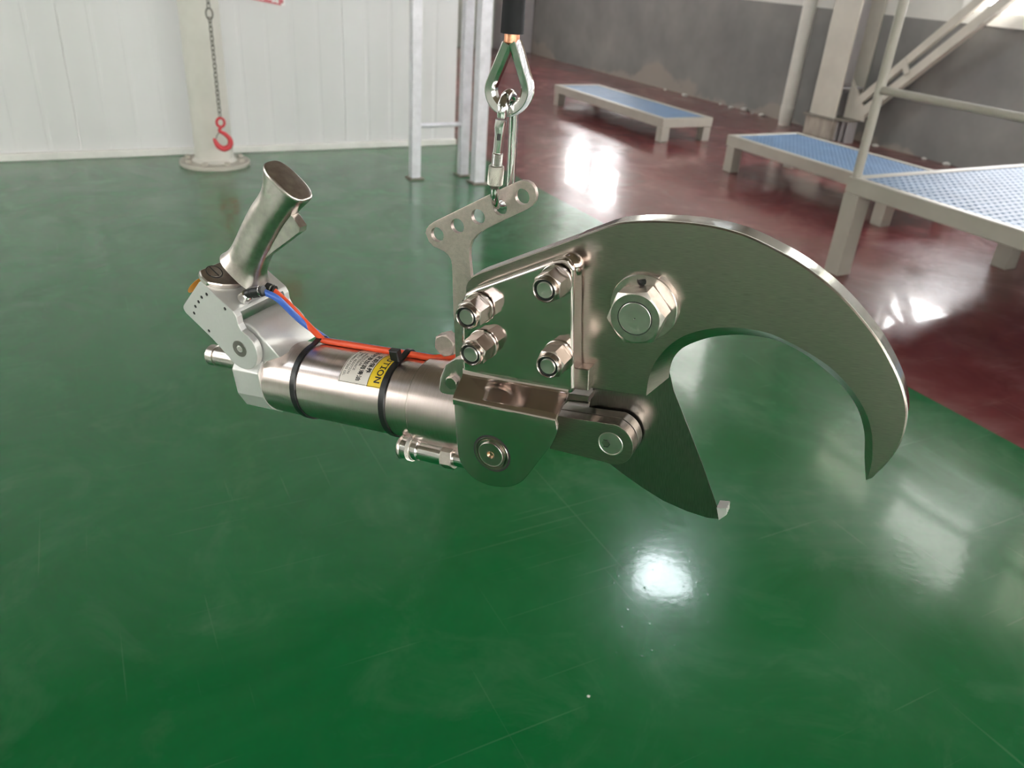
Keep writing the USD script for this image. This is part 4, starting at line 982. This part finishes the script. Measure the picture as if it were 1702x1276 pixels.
# ---- quick coupling under the collar
qw = 0.012
q0, q1 = T3(668, 741, qw), T3(757, 753, qw)
q1[1] = q0[1]; qv = q0.copy(); L_ = q1[0] - q0[0]
def seg(a, b, r, c=0.0006): return [(a, r - c), (a + c, r), (b - c, r), (b, r - c)]
qc = obj("quick_coupling", lathe(seg(0, 0.0045, 0.0140, 0.0016), qv, (1, 0, 0), 40), M["satin"], tool, label="knurled quick coupling stub under the collar")
obj("coupling_body", lathe(seg(0.0045, 0.0125, 0.0132) + seg(0.0175, 0.0255, 0.0125) + [(0.0256, 0.0105), (0.027, 0.0105)] + seg(0.0271, L_ * 0.80, 0.0112), qv, (1, 0, 0), 40), M["chrome"], qc, smooth=25)
kn = []
for k in range(44):
    a = k * 2 * math.pi / 44
    for sgn_ in (1, -1):
        pts_ = [qv + [x, 0.0139 * math.sin(a + sgn_ * (x - 0.0125) * 60), 0.0139 * math.cos(a + sgn_ * (x - 0.0125) * 60)] for x in np.linspace(0.0127, 0.0173, 4)]
        kn.append(tube(np.array(pts_), 0.0005, 4))
obj("knurled_ring", [lathe(seg(0.0125, 0.0175, 0.0139), qv, (1, 0, 0), 40)] + kn, M["knurl"], qc, smooth=False)
hx = hexnut(0.024, 0.014, 0.15, True); hx.apply_transform(trimesh.transformations.rotation_matrix(math.pi / 2, [0, 1, 0])); hx.apply_translation(qv + [L_ * 0.80, 0, 0])
obj("coupling_hex", hx, M["satin"], qc, smooth=20)
obj("coupling_pipe", cyl(qv + [L_ * 0.9, 0, 0], qv + [L_ + 0.05, 0, 0], 0.009, 20), M["chrome"], qc)

# ================================================================ suspension: carabiner, thimble, rope
def W(p):                                                                # tool frame -> world
    return (np.append(np.asarray(p, float), 1.0) @ TM)[:3]
hmid = (hw0 + hw1) / 2
cb = thing("carabiner", "shiny screw-lock carabiner hooked through the fourth hole of the hanger plate", "carabiner", matrix=TM)
rc_ = 0.0034
top_c = T3(846, 160, hmid)
g_top, g_mid, g_low = T3(836, 185, hmid + 0.014), T3(827, 250, hmid + 0.018), T3(822.5, 300, hmid + 0.019)
b_low, b_mid, b_top = T3(849, 300, hmid - 0.016), T3(852, 240, hmid - 0.014), T3(855, 185, hmid - 0.010)
hc = T3(830, 340.5, hmid)
frame = smooth_path([T3(834, 196, hmid + 0.015), T3(835.5, 180, hmid + 0.014), T3(840, 163, hmid + 0.008), T3(847, 156, hmid), T3(853, 163, hmid - 0.007), T3(854, 185, hmid - 0.010), b_mid, b_low, T3(846, 326, hmid - 0.017), T3(840, 338, hmid - 0.011), hc, T3(825, 339, hmid + 0.008), T3(822.5, 328, hmid + 0.017), T3(822.5, 312, hmid + 0.019)], 110)
obj("frame", tube(frame, rc_ * np.interp(np.linspace(0, 1, 110), [0, 0.08, 0.2, 0.3, 0.36, 0.6, 0.7, 1], [1.25, 1.45, 1.3, 1.15, 1.2, 1.25, 1.2, 1.15]), 16), M["chrome"], cb)
gate = obj("gate", tube(np.array([T3(833, 199, hmid + 0.0155), T3(831.5, 212, hmid + 0.016), T3(830, 225, hmid + 0.0165), T3(825, 275, hmid + 0.0185)]), [0.0050, 0.0052, 0.0042, 0.0042], 16), M["chrome"], cb)
gd = T3(822, 310, hmid + 0.019) - T3(833, 199, hmid + 0.0155); gd /= np.linalg.norm(gd)
g0 = T3(827.6, 254, hmid + 0.0178)
obj("screw_thread", lathe([x for k in range(9) for x in ((k * 0.0013, 0.0043), (k * 0.0013 + 0.00065, 0.0051))], g0, gd, 24), M["chrome"], gate, smooth=20)
s0_ = T3(825.3, 274.5, hmid + 0.0186); s1_ = T3(822.5, 307.5, hmid + 0.019); SL = np.linalg.norm(s1_ - s0_)
obj("screw_sleeve", lathe(seg(0, SL, 0.0068, 0.0008), s0_, s1_ - s0_, 36), M["knurl"], gate, smooth=25)
kn = []
a_, b_, d_ = basis(s1_ - s0_)
for k in range(26):
    for sg_ in (1, -1):
        x = np.linspace(0.001, SL - 0.001, 8); t_ = k * 2 * math.pi / 26 + sg_ * x * 110
        kn.append(tube(s0_ + x[:, None] * d_ + 0.0068 * (np.cos(t_)[:, None] * a_ + np.sin(t_)[:, None] * b_), 0.00032, 3))
obj("sleeve_knurl", kn, M["knurl"], gate, smooth=False, kind="stuff")
obj("gate_slot", tube(np.array([T3(829.5, 222, hmid + 0.0200), T3(828.6, 233, hmid + 0.0203)]), 0.0017, 8), M["hole"], gate)
obj("gate_rivet", cyl(T3(824, 216, hmid + 0.016), T3(838, 216, hmid + 0.016), 0.0013, 10), M["chrome"], gate)

rope = thing("hoist_rope", "black sheathed wire rope with copper ferrule and steel thimble above the carabiner", "rope", matrix=TM)
thp = [(848, 72), (840.5, 90), (832.5, 109), (824.5, 128), (819, 145), (821, 161), (829, 173.5), (838, 180), (847, 182), (858, 178), (867.5, 170), (874, 157), (874.5, 142), (869, 122), (863, 101), (857, 80), (854, 71)]
thc = smooth_path([T3(x, y, hmid + 0.004) for x, y in thp], 110)
sec_ = [(0.0052, 0.0028), (0.0050, 0.0036), (0.0010, 0.0012), (-0.0010, 0.0012), (-0.0050, 0.0036), (-0.0052, 0.0028), (-0.0044, -0.0012), (-0.0022, -0.0030), (0.0022, -0.0030), (0.0044, -0.0012)]
t_ = np.gradient(thc, axis=0); t_ /= np.linalg.norm(t_, axis=1, keepdims=True)
ctr = thc.mean(0); outn = np.cross(t_, W3); outn *= np.sign(((thc - ctr) * outn).sum(1).mean())
obj("thimble", loft([[p + 1.2 * w_ * W3 + 1.3 * o_ * on for w_, o_ in sec_] for p, on in zip(thc, outn)]), M["chrome"], rope, smooth=30)
ropec = thc + outn * 0.0030
obj("rope_eye", [tube(np.array([ropec[i] + 0.0016 * (math.cos(i * 0.55 + ph) * W3 + math.sin(i * 0.55 + ph) * outn[i]) for i in range(0, 110)]), 0.0016, 6) for ph in np.linspace(0, 2 * math.pi, 6, endpoint=False)], M["galv"], rope, smooth=35)
upT = FR @ UP
f0_ = T3(850.3, 72, hmid + 0.004)
obj("ferrule", lathe([(0, 0.0058), (0.001, 0.0066), (0.012, 0.0066), (0.013, 0.0058)], f0_, upT, 28), M["copper"], rope, smooth=30)
h_world = ZC - W(f0_)[2]
obj("rubber_sheath", lathe([(0.0075, 0.0090), (0.0078, 0.0098), (0.055, 0.0092), (0.30, 0.0092), (0.302, 0.0085)], f0_ + 0 * upT, upT, 32), M["rubber"], rope, smooth=30)
obj("steel_cable", cyl(f0_ + upT * 0.29, f0_ + upT * (h_world - 0.002), 0.003, 12), M["galv"], rope)
